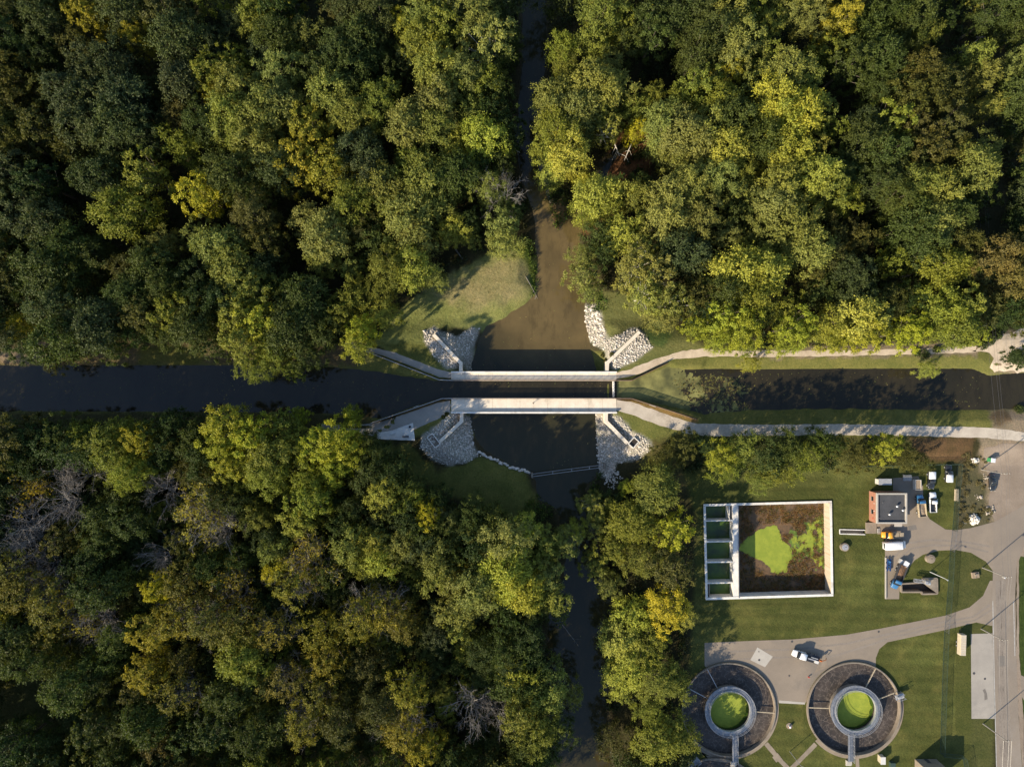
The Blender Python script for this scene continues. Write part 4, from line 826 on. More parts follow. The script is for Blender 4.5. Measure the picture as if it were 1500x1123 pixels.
# outlet boxes at the ends of the two lower wing walls
for cx, cy, L, W, a, lab in ((636,644.5,4.0,1.9,-52,'open concrete outlet chamber among rocks, lower left of the bridge'), (927,647.5,2.7,1.9,48,'open concrete outlet chamber among rocks, lower right of the bridge')):
    x, y = G(cx, cy, -1.0); zc_ = max(h1(x+dx_, y+dy_) for dx_ in (-1.5,0,1.5) for dy_ in (-1.5,0,1.5))+.55; print('CH', zc_); t = thing('outlet_chamber', lab, 'concrete chamber', (x, y, zc_), math.radians(a), 'outlet chambers at the wing walls')
    mb = MB(); h = 3.4
    mb.box(0, W/2, -h/2, L, .22, h); mb.box(0, -W/2, -h/2, L, .22, h); mb.box(L/2-.11, 0, -h/2-.003, .22, W-.2, h); mb.box(-L/2+.11, 0, -h/2-.003, .22, W-.2, h)
    mb.build('wall', M['white_conc'], t, bevel=.02)
    mb = MB(); mb.box(0, 0, -.55, L-.4, W-.2, .08)
    for k in range(int(L/.3)): mb.box(-L/2+.3+k*.3, 0, -.49, .06, W-.2, .06)
    mb.build('grating', M['old_conc'] if L > 3 else M['dmetal'], t)
# canal retaining walls with railings where the canal widens
for pts, lab, rl in (([(528,511),(643,556),(663,557)], 'long retaining wall with railing, upper left of the canal', True), ([(545,619),(600,600),(648,583.5),(663,583.5)], 'retaining wall with railing, lower left of the canal', True),
                 ([(902,557),(925,557),(977,532)], 'short retaining wall with railing, upper right of the bridge', True), ([(902,583.5),(925,583.5),(1020,614)], 'retaining wall with railing casting a grid on the duckweed', True)):
    t = thing('retaining_wall', lab, 'retaining wall', (0,0,0), 0, 'retaining walls where the canal widens'); P_ = GP(pts)
    mb = MB(); wallpath(mb, P_, .3, -4, .1); mb.build('wall', M['tan_conc'] if pts[0][0] > 700 else M['old_conc'], t)
    mb = MB(); railing(mb, P_, .1, 1.25, 1.5, 6, .07, .045, .06); mb.build('railing', M['rustrail'] if pts[0][0] > 700 else M['lsteel'], t)
x, y = G(610,595); t = tag(MB().box(x, y, .85, 1.5, .06, .5, math.radians(18)).build('railing_sign', M['white']), 'small white sign board fixed to the railing left of the bridge', 'sign')
x, y = G(955,593.5); tag(MB().box(x, y-.1, .85, 1.9, .06, .45, math.radians(-17)).build('railing_sign', M['white']), 'small white sign board fixed to the railing right of the bridge', 'sign')

WW = [GP(p, .3)+GP(p, .3)[1:-1][::-1] for p in ([(636,491),(675,532),(675,546)], [(936,487),(890,531),(889,546)], [(676,603),(676,617),(645,646)], [(888,603),(888,617),(918,648)])]
# ------------------------------------------------------------------ rocks (stuff)
ico = bmesh.new(); bmesh.ops.create_icosphere(ico, subdivisions=1, radius=1); IV = np.array([v.co[:] for v in ico.verts]); IF = np.array([[v.index for v in f.verts] for f in ico.faces]); ico.free()
def rocks(name, polys, dens, smin, smax, label, z=-2.5, kind='stuff', tone=(0,1), pile=0):
    q = np.concatenate([scatter(GP(p, z), dens) for p in polys])
    if len(q) > 200:
        e_ = np.min([sdist(q[:,0], q[:,1], GP(p, z)) for p in polys], 0); q = q[rng.random(len(q)) < np.clip(-e_/1.3+.15, 0, 1)]
    for w_ in WW: q = q[sdist(q[:,0], q[:,1], w_) > .75]
    k = len(q); zz = hfun(q[:,0], q[:,1])
    if pile: c = q.mean(0); r = np.linalg.norm(q-c, axis=1); zz = zz+pile*(1-r/r.max())
    s = smin+(smax-smin)*rng.random(k)**2.2
    V = IV[None]*(1+.5*(rng.random((k,12,1))-.5))*s[:,None,None]*np.array([1,.8,.6])*(.7+.6*rng.random((k,1,3)))
    a = rng.random(k)*6.28; c_, s_ = np.cos(a)[:,None], np.sin(a)[:,None]
    V = np.stack([V[:,:,0]*c_-V[:,:,1]*s_, V[:,:,0]*s_+V[:,:,1]*c_, V[:,:,2]], 2)
    V += np.stack([q[:,0], q[:,1], zz+s*.15], 1)[:,None,:]
    F = (IF[None]+np.arange(k)[:,None,None]*12).reshape(-1,3)
    me = npmesh(name, V.reshape(-1,3), F, M['rock'], np.repeat(tone[0]+(tone[1]-tone[0])*rng.random(k), 12))
    o = bpy.data.objects.new(name, me); C.objects.link(o); return tag(o, label, kind=kind)
rocks('riprap', [[(620,484),(636,478),(648,488),(680,520),(672,540),(655,540),(636,522),(622,500)]], 14, .09, .36, 'grey riprap round the upper left wing wall')
rocks('riprap', [[(648,486),(668,492),(690,480),(704,477),(700,490),(692,510),(695,543),(680,543),(672,515)]], 13, .09, .34, 'shaded riprap running to the water upper left')
rocks('riprap', [[(858,446),(878,444),(884,470),(890,496),(905,490),(925,480),(940,484),(954,510),(930,528),(905,540),(893,540),(886,515),(866,500),(857,470)]], 13, .10, .40, 'sunlit white riprap round the upper right wing wall')
rocks('boulders', [[(858,444),(879,446),(884,470),(886,496),(900,512),(880,512),(866,500),(858,475)]], .9, .35, .75, 'large pale boulders along the upper right shore')
rocks('riprap', [[(663,603),(672,604),(688,610),(702,612),(690,625),(692,650),(700,668),(680,680),(655,682),(632,672),(616,655),(618,638),(640,622)]], 16, .08, .34, 'broad apron of white riprap lower left of the bridge')
rocks('riprap', [[(862,604),(884,606),(905,608),(925,630),(950,642),(955,655),(935,672),(905,680),(895,700),(880,700),(872,680),(866,650),(876,625)]], 16, .08, .34, 'broad apron of white riprap lower right of the bridge')
rocks('riprap', [[(700,612),(712,606),(706,622),(692,636),(694,660),(712,668),(704,672),(686,655),(684,630)]], 3, .14, .45, 'scattered shore stones lower left of the bridge')
rocks('riprap', [[(884,690),(902,684),(912,700),(900,716),(886,712)]], 6, .14, .4, 'loose stones where the pipes reach the shore')
edge = [(702,661),(712,668),(722,672),(735,678),(748,684),(760,688),(770,690),(778,693)]
k = 46; ex = np.interp(np.linspace(0,7,k), range(8), [e[0] for e in edge]); ey = np.interp(np.linspace(0,7,k), range(8), [e[1] for e in edge])
k2 = 0
q = [G(a+rng.normal()*1.0, b+rng.normal()*.8, -4.2) for a, b in zip(ex, ey)]
V = []; F = []; vv = []
for i, (x, y) in enumerate(q):
    s = .32+.35*rng.random(); W = IV*(1+.4*(rng.random((12,1))-.5))*s*np.array([1.1,.75,.6]); W = W+np.array([x, y, h1(x,y)+.2]); V.append(W); F.append(IF+i*12); vv += [.5+.5*rng.random()]*12
o = bpy.data.objects.new('shore_stones', npmesh('shore_stones', np.concatenate(V), np.concatenate(F), M['rock'], vv)); C.objects.link(o); tag(o, 'row of white stones edging the shaded lawn', kind='stuff')
rocks('riprap', [[(800,285),(806,280),(812,298),(808,305)]], 2, .1, .3, 'grey cobbles on the shaded river bar', z=-4)

# ------------------------------------------------------------------ algae on the canal
ax = np.arange(G(903,0,WZ)[0]+.1, G(1112,0,WZ)[0], .22); ay = np.arange(G(0,610,WZ)[1], G(0,535,WZ)[1], .22)
AX, AY = np.meshgrid(ax, ay); AXj = AX+(rng.random(AX.shape)-.5)*.1; AYj = AY+(rng.random(AX.shape)-.5)*.1
fx = AX/(S*(H-WZ)/H)+CX; fy = CY-AY/(S*(H-WZ)/H)
cov = 1.15-.62*sstep((fx-965)/55) - .9*sstep((554-fy)/14)*sstep((fx-985)/40) - .6*sstep((fx-1075-14*np.sin(fy*.2))/30)
nn = fnoise(AX*.35, AY*.35, 77, 4)*.45+fnoise(AX*1.4, AY*1.4, 79, 3)*.55
keep = (nn < (.14+.56*cov)) | ((fnoise(AX*.55, AY*.55, 83, 2) > .70) & (cov > .2))
I = np.arange(AX.size).reshape(AX.shape); V = np.stack([AXj.ravel(), AYj.ravel(), np.full(AX.size, WZ+.012)], 1)
kf = keep[:-1,:-1]; F = np.stack([I[:-1,:-1], I[:-1,1:], I[1:,1:], I[1:,:-1]], -1)[kf]
V2 = V; var = np.clip((fnoise(AX*.35, AY*.35, 81, 5)-.32)*2.2+.25*sstep((fx-1000)/-60), 0, 1)*(.75+.25*rng.random(AX.shape))
o = bpy.data.objects.new('duckweed', npmesh('duckweed', V2, F, M['algae'], var.ravel())); C.objects.link(o); tag(o, 'green algae mat spread on the canal right of the bridge', kind='stuff')
# two thin pipes hung over the river
t = thing('river_pipeline', 'pair of thin grey pipes strung across the shaded river below the bridge', 'pipeline')
a, b = G(781,694,-2.6), G(884,680.5,-2.6)
for k in (0, 1):
    mb = MB(); dy = -.75*k; mb.tube([(a[0]+(b[0]-a[0])*i/12, a[1]+(b[1]-a[1])*i/12+dy, -2.6-.45*math.sin(PI*i/12)) for i in range(13)], .07, 6); mb.build('pipe', M['lsteel'], t)
for f in (.28, .55, .8):
    x, y, z = a[0]+(b[0]-a[0])*f, a[1]+(b[1]-a[1])*f, -2.6-.45*math.sin(PI*f); mb = MB(); mb.box(x, y-.37, z, .14, .95, .12); mb.build('spacer', M['lsteel'], t)
mb = MB(); mb.box(a[0]-.3, a[1]-.4, -3.4, .5, 1.4, 2.4); mb.build('anchor_block', M['old_conc'], t); mb = MB(); mb.box(b[0]+.3, b[1]-.4, -3.4, .5, 1.4, 2.4); mb.build('anchor_block', M['old_conc'], t)
# fallen trunks
def log(px0, py0, px1, py1, r, lab, z=None, mat='greybark', nb=4):
    a, b = G(px0,py0,-3.5), G(px1,py1,-3.5); za = (h1(*a) if z is None else z)+r; zb = (h1(*b) if z is None else z)+r
    za, zb = max(za, RZ+.05), max(zb, RZ+.05); mb = MB(); A, B = Vector((*a,za)), Vector((*b,zb)); R_ = random.Random(int(px0))
    mb.tube([A, A.lerp(B,.5)+Vector((R_.uniform(-.2,.2),R_.uniform(-.2,.2),.1)), B], [r, r*.75, r*.3], 7)
    for i in range(nb):
        p = A.lerp(B, R_.uniform(.4,.95)); d = (B-A).normalized(); s = Vector((-d.y,d.x,.15))*R_.choice((-1,1)); L = R_.uniform(.8,2.2); mb.tube([p, p+(d*.8+s)*L*.5, p+(d*1.2+s*1.3)*L], [r*.35, r*.25, r*.08], 4, cap=False)
    tag(mb.build('fallen_trunk', M[mat], smooth=True), lab, 'fallen tree')
log(815,905,848,948,.14,'thin leafless trunk lying in the river near the bottom', nb=3)
log(668,366,678,380,.28,'grey log lying in the shade above the grassy bank', nb=0)
log(754,217,762,222,.2,'short pale log on the left riverbank at the top', nb=1, mat='whitebark')
log(770,405,788,437,.12,'driftwood branch at the grassy point by the river', nb=3)
log(893,200,905,233,.3,'white trunk leaning over the red soil right of the river', mat='whitebark', nb=4, z=-1.0)
log(928,205,912,240,.2,'thin white trunk leaning over the dry red channel', mat='whitebark', nb=3, z=-1.0)
# rest area furniture
def bench(px, py, rz, mat, lab):
    x, y = G(px, py); t = thing('bench', lab, 'bench', (x, y, h1(x,y)+.05), rz, 'benches on the rest area')
    mb = MB(); [mb.box(0, -.2+k*.13, .45, 1.9, .11, .05) for k in range(4)]; mb.build('seat', mat, t)
    mb = MB(); [mb.box(0, .30+k*.02, .62+k*.14, 1.9, .04, .11) for k in range(3)]; mb.build('backrest', mat, t)
    for s in (-.75, .75):
        mb = MB(); mb.box(s, -.15, .22, .07, .07, .44); mb.box(s, .27, .45, .07, .07, .9); mb.box(s, .05, .40, .06, .5, .06); mb.build('leg', M['dmetal'], t)
bench(575.5, 633.5, math.radians(197), M['white'], 'white bench on the pale rest area beside the towpath')
bench(594.5, 639.3, math.radians(2), M['dgrey'], 'dark bench at the lower edge of the pale rest area')
x, y = G(601,624.7); t = thing('litter_bin', 'small dark bin at the corner of the pale rest area', 'bin', (x,y,h1(x,y)+.05))
MB().tube([(0,0,0),(0,0,.85)], [.28,.32], 14).build('body', M['dgrey'], t); MB().tube([(0,0,.86),(0,0,.93),(0,0,.99)], [.36,.34,.16], 14).build('lid', M['black'], t)
# ================================================================== TREATMENT PLANT
def c5(x, y): return (1000+x/5.616, 700+y/5.616)
TZ = PZ+.35; FLZ = TZ-4.1
t = thing('settling_basin', 'large square concrete basin half filled with duckweed and brown reeds', 'basin')
n = 4
def edgewall(mb, a, b, th, z0, z1, out=0):
    a, b = Vector(a), Vector(b); d = (b-a); L = d.length; rz = math.atan2(d.y, d.x); m = (a+b)/2; nn_ = Vector((-d.y, d.x)).normalized()*out
    mb.box(m.x+nn_.x, m.y+nn_.y, (z0+z1)/2, L, th, z1-z0, rz)
Pc = inset(BAS, -.28)
for i, nm in enumerate(('north','east','south','west')):
    mb = MB(); a, b = Vector(Pc[i]), Vector(Pc[(i+1)%4]); d = (b-a).normalized()
    sh = .28 if i % 2 == 0 else -.28
    edgewall(mb, a-d*sh, b+d*sh, .56, FLZ-.5, TZ, 0); o = mb.build('wall', [M['streak'] if i == 1 else M['white_conc']], t)
    mb = MB(); edgewall(mb, a-d*(sh+.02), b+d*(sh+.02), .66, TZ+.003, TZ+.09, 0); mb.build('coping', M['white_conc'], o)
dv0, dv1 = G(1077.5,739.5,TZ), G(1078.5,876,TZ)
mb = MB(); edgewall(mb, dv0, dv1, 1.7, FLZ-.5, TZ-.02); o = mb.build('divider', M['white_conc'], t)
mb = MB(); edgewall(mb, (dv0[0]+.75, dv0[1]-.1), (dv1[0]+.75, dv1[1]+.1), .14, TZ, TZ+.28); mb.build('kerb', M['steel'], o)
for yy, zz in ((762.3,0),(793,0),(823,0),(853.5,-.02)):
    mb = MB(); a, b = G(1034.5,yy+.4,TZ), G(1073.4,yy-.4,TZ); edgewall(mb, a, b, .38, FLZ-.5, TZ-.03); mb.build('cell_wall', M['white_conc'], t)
mb = MB(); edgewall(mb, G(1068.5,741,TZ), G(1068.5,761.5,TZ), .25, FLZ, TZ-.04); mb.build('cell_wall', M['white_conc'], t)
mb = MB(); edgewall(mb, G(1039,855,TZ-.3), G(1039,874,TZ-.3), .25, FLZ, TZ-.3); mb.build('cell_wall', M['old_conc'], t)
Q = inset(BAS, -.4); mb = MB(); mb.add([(x,y,FLZ) for x,y in Q], [(0,1,2,3)]); mb.build('floor', M['muck'], t)
cz = TZ-3.3; mb = MB()
cellp = GP([(1034.5,741),(1072,740),(1073,875),(1036,876)], cz); mb.add([(x,y,cz) for x,y in cellp], [(0,1,2,3)]); mb.build('cell_water', M['cell'], t)
blob = [c5(*p) for p in [(470,540),(530,490),(560,475),(600,440),(650,415),(720,402),(780,395),(790,450),(810,500),(860,535),(885,560),(895,610),(892,680),(860,710),(850,775),(810,780),(780,785),(725,775),(705,720),(650,680),(600,668),(560,650),(520,630),(490,600),(468,590)]]
def weedpatch(name, fn, x0, x1, y0, y1, z, step, parent=None, label=None):
    ax = np.arange(x0, x1, step); ay = np.arange(y0, y1, step); AX, AY = np.meshgrid(ax, ay)
    keep = fn(AX, AY); I = np.arange(AX.size).reshape(AX.shape)
    V = np.stack([(AX+(rng.random(AX.shape)-.5)*step*.5).ravel(), (AY+(rng.random(AX.shape)-.5)*step*.5).ravel(), np.full(AX.size, z)], 1)
    F = np.stack([I[:-1,:-1], I[:-1,1:], I[1:,1:], I[1:,:-1]], -1)[keep[:-1,:-1]]
    o = bpy.data.objects.new(name, npmesh(name, V, F, M['weed'])); C.objects.link(o); o.parent = parent
    if parent is None: tag(o, label, kind='stuff')
    return o
bw = GP(blob, FLZ); cx5 = [G(*c5(*p), FLZ) for p in [(880,430),(930,420),(960,440),(1010,440),(1010,370),(1060,350),(1120,300),(1165,285),(1168,720),(1120,775),(1090,760),(1050,680),(1010,640),(960,680),(900,720),(885,620),(890,560),(860,520)]]
x0, x1, y0, y1 = min(p[0] for p in BAS)+1, max(p[0] for p in BAS)-.6, min(p[1] for p in BAS)+.6, max(p[1] for p in BAS)-.6
def fn(x, y):
    nz = fnoise(x*.9, y*.9, 51, 4)
    a = sdist(x, y, bw) < (nz-.5)*1.3
    b = (sdist(x, y, cx5) < (nz-.5)*2-.8) & (fnoise(x*.7, y*.7, 55, 5) > .52+.3*(nz-.5))
    return a | b
weedpatch('duckweed', fn, x0, x1, y0, y1, FLZ+.03, .16, None, 'bright green duckweed floating in the square basin')
def fn2(x, y): return (sdist(x, y, cx5) < (fnoise(x*.9, y*.9, 52, 4)-.5)*2) & (fnoise(x*.8, y*.8, 58, 5) > .44) & ~fn(x, y)
dw = weedpatch('pond_plants', fn2, x0, x1, y0, y1, FLZ+.02, .2, None, 'darker green water plants right of the bright duckweed in the square basin'); dw.data.materials[0] = M['darkweed']
# dead reeds on the basin floor
qq = np.array([x0, y0])+np.array([x1-x0, y1-y0])*rng.random((3600,2)); qx = G(1084,0,FLZ)[0]
qq = qq[(qq[:,0] > qx) & ~fn(qq[:,0], qq[:,1]) & (fnoise(qq[:,0]*.3, qq[:,1]*.3, 66) > .42)]
k = len(qq); nb = 9; d = rng.normal(size=(k,nb,3))*.8; d[:,:,2] = .8
base = np.concatenate([qq, np.full((k,1), FLZ)], 1)[:,None,:]+rng.normal(size=(k,nb,3))*np.array([.25,.25,0]); tip = base+d*(.35+.5*rng.random((k,nb,1)))
w_ = rng.normal(size=(k,nb,3))*np.array([1,1,0]); w_ /= np.linalg.norm(w_, axis=2, keepdims=True); w_ *= .05
V = np.stack([base-w_, base+w_, tip], 2).reshape(-1,3); F = np.arange(len(V)).reshape(-1,3)
cc = np.array([(.20,.10,.035),(.13,.075,.03),(.24,.15,.06),(.08,.085,.025)])[rng.integers(0,4,k)]
leafmass('dead_reeds', V, F, np.repeat(rng.random(k*nb), 3), np.concatenate([np.repeat(cc, nb*3, 0), np.ones((len(V),1))], 1), 'rusty brown dead reeds on the bed of the square basin')

# ---------------------------------------------------------------- round tanks
def round_tank(T, lab, beams, bridge_px, full=True):
    t = thing('round_tank', lab, 'tank', (T[0], T[1], PZ), 0, 'round sludge tanks with raised green centres')
    MB().ring(0, 0, [(TR,-3),(TR,.6),(TR-.42,.6),(TR-.42,-3)], 128).build('outer_wall', M['tan_conc'], t)
    MB().ring(0, 0, [(TR-.12,.604),(TR-.12,.66),(TR-.40,.66),(TR-.40,.604)], 128).build('rim', M['old_conc'], t)
    MB().ring(0, 0, [(TR+.9,-.2),(TR+.9,.12),(TR+.004,.12),(TR+.004,-.2)], 128, math.radians(-140), math.radians(20)).build('apron', M['tan_conc'], t)
    mb = MB(); n = 96
    mb.add([(r*math.cos(2*PI*i/n), r*math.sin(2*PI*i/n), -.75) for r in (6.3, TR-.3) for i in range(n)], [(i,(i+1)%n,n+(i+1)%n,n+i) for i in range(n)]); mb.build('sludge', M['sludge'], t)
    cr = MB().ring(0, 0, [(7.35,1.15),(7.35,1.32),(6.0,1.32),(6.0,1.15)], 96).build('ring_walkway', M['steel'], t)
    MB().ring(0, 0, [(6.9,-3),(6.9,1.14),(6.62,1.14),(6.62,-3)], 96).build('inner_wall', M['old_conc'], t)
    MB().ring(0, 0, [(6.02,.7),(6.02,1.5),(5.88,1.5),(5.88,.7)], 96).build('inner_rim', M['lsteel'], t)
    for R, nm in ((5.98,'railing'), (7.32,'railing')):
        mb = MB()
        for z in (1.85, 2.38):
            mb.ring(0, 0, [(R+.03,z-.03),(R+.03,z+.03),(R-.03,z+.03),(R-.03,z-.03)], 72)
        for i in range(24): mb.box(R*math.cos(i*PI/12), R*math.sin(i*PI/12), 1.85, .06, .06, 1.06, i*PI/12)
        mb.build(nm, M['lsteel'], t)
    weed = weedpatch('duckweed', lambda x, y: (np.hypot(x, y) < 6.0-.9*np.clip(np.cos(np.arctan2(y,x)+.05), 0, 1)*fnoise(x*1.2+T[0], y*1.2, 5)*1.2), -6.2, 6.2, -6.2, 6.2, -.85, .18, t)
    MB().disc(0, 0, -.9, 6.7, 64).build('dark_water', M['cell'], t)
    if not full: return t
    for k, (a, lit) in enumerate(beams):
        a = math.radians(a); mb = MB(); mb.box(math.cos(a)*(TR+7.1)/2, math.sin(a)*(TR+7.1)/2, .42, TR-7.3, .26 if lit else .18, .2, a); mb.build('beam', M['lsteel'] if not lit else M['palew'], t)
    bx = (bridge_px-CX)*S*(H-PZ)/H - T[0]; y0, y1 = -7.0, -TR-1.2
    mb = MB(); mb.box(bx, (y0+y1)/2, 1.02, 1.5, abs(y1-y0), .16)
    for k in range(12): mb.box(bx, y0+(y1-y0)*(k+.5)/12, 1.12, 1.3, .08, .05)
    wb = mb.build('footbridge', M['steel'], t)
    for s in (-.72, .72):
        mb = MB()
        for z in (1.5, 2.05): mb.box(bx+s, (y0+y1)/2, z, .06, abs(y1-y0), .06)
        for k in range(6): mb.box(bx+s, y0+(y1-y0)*k/5, 1.55, .07, .07, 1.05)
        mb.build('handrail', M['lsteel'], wb)
    mb = MB(); mb.box(bx-.2, y1-.55, .35, 1.6, 1.1, .7); mb.box(bx-.2, y1-1.35, .15, 1.6, .6, .4); mb.build('step', M['slab'], wb)
    # scum trough rings and spray pipes that show as faint arcs and stubs
    mb = MB(); mb.ring(0, 0, [(10.2,-.72),(10.2,-.60),(10.05,-.60),(10.05,-.72)], 40, math.radians(10), math.radians(62)); mb.ring(0, 0, [(9.4,-.72),(9.4,-.60),(9.25,-.60),(9.25,-.72)], 40, math.radians(14), math.radians(58)); mb.build('spray_pipe', M['dmetal'], t)
    return t
rt1 = round_tank(T1, 'round dark sludge tank beside the trees, left of the pair', [(118,0),(152,0),(-4,1)], 1074.7)
rt2 = round_tank(T2, 'round dark sludge tank on open lawn, right of the pair', [(62,1),(22,1),(178,1)], 1243.5)
mb = MB(); a = math.radians(18); cxx, cyy = math.cos(a)*(TR-.4), math.sin(a)*(TR-.4)
mb.box(cxx, cyy, 1.5, 2.6, 1.5, .12, a)
for sx in (-1.2, 1.2):
    for sy in (-.65, .65): mb.box(cxx+sx*math.cos(a)-sy*math.sin(a), cyy+sx*math.sin(a)+sy*math.cos(a), 1.3, .09, .09, 2.6, a)
for sy in (-.65, .65): mb.box(cxx-sy*math.sin(a), cyy+sy*math.cos(a), 2.5, 2.6, .08, .08, a)
for k in range(6): mb.box(cxx+math.cos(a)*(-1+k*.4), cyy+math.sin(a)*(-1+k*.4), 1.62, .1, 1.3, .06, a)
mb.box(cxx-.4, cyy-.1, 1.95, .7, .6, .7, a); mb.build('drive_platform', M['lsteel'], rt2)
rt3 = round_tank(T3, 'round tank mostly cut off by the bottom edge', [], 0, False)

# ---------------------------------------------------------------- brick building
RZH = PZ+4.4; rc = GP([(1284.4,722),(1328.8,722),(1329,766.8),(1284.8,766.8)], RZH)
bx0, by1, bx1, by0 = rc[0][0], rc[0][1], rc[2][0], rc[2][1]; bcx, bcy = (bx0+bx1)/2, (by0+by1)/2; W_, D_ = bx1-bx0, by1-by0
t = thing('brick_building', 'flat-roofed red brick building with dark roof and pale parapet', 'building', (bcx, bcy, PZ))
mb = MB(); mb.box(0, 0, 1.9, W_-.1, D_-.1, 3.8); o = mb.build('wall', M['brick'], t)
mb = MB(); z = 4.1
for cx, cy, sx, sy in ((0,D_/2-.22,W_,.44),(0,-D_/2+.22,W_,.44),(W_/2-.22,0,.44,D_-.88),(-W_/2+.22,0,.44,D_-.88)): mb.box(cx, cy, z, sx, sy, .62)
mb.build('parapet', M['tan_conc'].copy() if False else M['slab'], t, bevel=.02)
ro = MB().box(0, 0, 3.87, W_-.8, D_-.8, .12).build('roof', M['roof'], t)
for px, py, h, r in ((1314,741,.75,.28),(1303,753,.75,.28),(1322.6,747,.7,.28),(1293.5,736,.5,.1),(1288.5,759,.45,.09)):
    x, y = G(px, py, RZH); x -= bcx; y -= bcy; mb = MB(); mb.tube([(x,y,3.9),(x,y,3.9+h)], r*.6, 12)
    if r > .2: mb.tube([(x,y,3.9+h*.8),(x,y,3.9+h),(x,y,3.9+h+.2)], [r*1.3,r*1.3,r*.5], 14)
    mb.build('vent', M['lsteel'], ro)
for yy in (2.4, -1.4):
    wn = MB().box(-W_/2+.03, yy, 1.9, .08, 1.2, 1.1).build('window', M['glass'], t); MB().box(-W_/2+.0, yy, 1.32, .16, 1.4, .1).build('sill', M['slab'], wn)
dr_ = MB().box(1.2, -D_/2+.03, 1.08, 1.1, .08, 2.15).build('door', M['dgrey'], t); MB().box(1.6, -D_/2-.03, 1.05, .12, .06, .05).build('handle', M['lsteel'], dr_)
MB().box(W_/2-.03, 0, 1.4, .08, 3.0, 2.8).build('garage_door', M['offwhite'], t)
MB().box(W_/2-1.6, -D_/2-.6, 2.6, 2.2, 1.2, .12).build('canopy', M['slab'], t)
MB().box(-W_/2-.01, -3.3, 2.2, .05, .35, .35).build('alarm_box', M['red'], t)
for k in range(2): MB().box(-W_/2+.0, 1.2-2.2*k, 2.9, .12, .2, .2).build('wall_lamp', M['lens'], t)
x, y = G(1273.5,775,PZ); t = thing('loading_platform', 'low concrete platform with steps below the brick building', 'platform', (x, y, PZ))
mb = MB(); mb.box(.3, .5, .3, 3.0, 3.2, .6); mb.box(5.2, 2.15, .22, 7, 2.6, .44); mb.build('slab', M['tan_conc'], t)
mb = MB(); [mb.box(2.2+k*.35, -.3, .42-k*.15, .34, 1.3, .14) for k in range(3)]; mb.build('step', M['slab'], t)
# open channel west of it
t = thing('open_channel', 'narrow open concrete channel with pale walls left of the brick building', 'channel')
c0, c1, c2, c3 = CHN
for a, b in ((c0,c1),(c3,c2)):
    mb = MB(); edgewall(mb, a, b, .24, PZ-1.2, PZ+.28); mb.build('wall', M['white_conc'], t)
mb = MB(); edgewall(mb, c0, c3, .2, PZ-1.2, PZ+.2); mb.build('end_wall', M['white_conc'], t)
mb = MB(); mb.add([(c[0],c[1],PZ-.8) for c in CHN], [(3,2,1,0)]); mb.build('floor', M['old_conc'], t)
x, y = G(1297,706,PZ+2.4); t = thing('equipment_shed', 'low pale grey shed north of the brick building', 'shed', (x, y, PZ))
mb = MB(); mb.box(0, 0, 1.1, 3.5, 1.5, 2.2); mb.build('wall', M['offwhite'], t); MB().box(0, .1, 2.28, 3.8, 1.8, .14).build('roof', M['lsteel'], t); MB().box(.6, -.76, .95, .8, .05, 1.8).build('door', M['dgrey'], t)
x, y = G(1326,699,PZ); t = thing('pipe_rack', 'grey steel rack of pipes in the shade behind the brick building', 'pipe rack', (x, y, PZ))
for k in range(5):
    mb = MB(); mb.tube([(-1.2,-.7+k*.35,1.0),(1.3,-.7+k*.35,1.0)], .09, 8); mb.build('pipe', M['lsteel'], t)
for s in (-.9,.9): mb = MB(); mb.box(s,-.9,.5,.1,.1,1); mb.box(s,.9,.5,.1,.1,1); mb.box(s,0,.88,.1,1.9,.08); mb.build('frame', M['steel'], t)

# ---------------------------------------------------------------- small structures
def disc_tank(px, py, r, h, lab, cat='manhole'):
    x, y = G(px, py, PZ+h); t = thing('manhole_shaft', lab, cat, (x, y, PZ), 0, 'round concrete manhole shafts')
    MB().tube([(0,0,-.3),(0,0,h)], [r*1.02,r], 32).build('shaft', M['tan_conc'], t); c = MB().tube([(0,0,h),(0,0,h+.1)], [r*.74,r*.72], 28).build('cover', M['lsteel'] if px < 1300 else M['tan_conc'], t)
    MB().box(.2, .1, h+.14, .5, .08, .06).build('handle', M['dmetal'], c)
disc_tank(1238,801.3,1.2,.9,'round concrete shaft with grey metal cover on the lawn right of the basin'); disc_tank(1364,818.5,1.25,1.1,'round tan concrete shaft on the grass above the concrete pit')
x, y = G(1156,1062.5,PZ); t = thing('standpipe', 'red and white standpipe on a round slab between the round tanks', 'standpipe', (x,y,PZ))
MB().tube([(0,0,0),(0,0,.12)], .9, 24).build('base', M['tan_conc'], t); MB().tube([(0,0,.1),(0,0,.9),(0,0,1.05)], [.3,.3,.12], 12).build('body', M['white'], t); MB().tube([(-.35,0,.62),(.45,0,.62)], .16, 10).build('outlet', M['red'], t)
x, y = G(1184,990.5,PZ); t = thing('fire_hydrant', 'small red hydrant at the edge of the paved yard', 'hydrant', (x,y,PZ))
MB().tube([(0,0,0),(0,0,.65),(0,0,.8)], [.16,.16,.05], 12).build('body', M['red'], t); MB().tube([(-.28,0,.5),(.28,0,.5)], .08, 8).build('outlet', M['red'], t)
for px, py, lab in ((1124.3,956,'small dark pit at the upper corner of the pale slab'),(1112,966,'small dark pit in the middle of the pale slab')):
    pass
def cover(px, py, r, lab, z=PZ+.05):
    x, y = G(px, py, PZ); t = thing('manhole_cover', lab, 'manhole cover', (x, y, z), 0, 'dark round covers'); MB().ring(0,0,[(r,0),(r,.03),(r*.8,.03),(r*.8,0)],24).build('frame', M['dmetal'], t); MB().disc(0,0,.025,r*.8,20).build('lid', M['dgrey'], t)
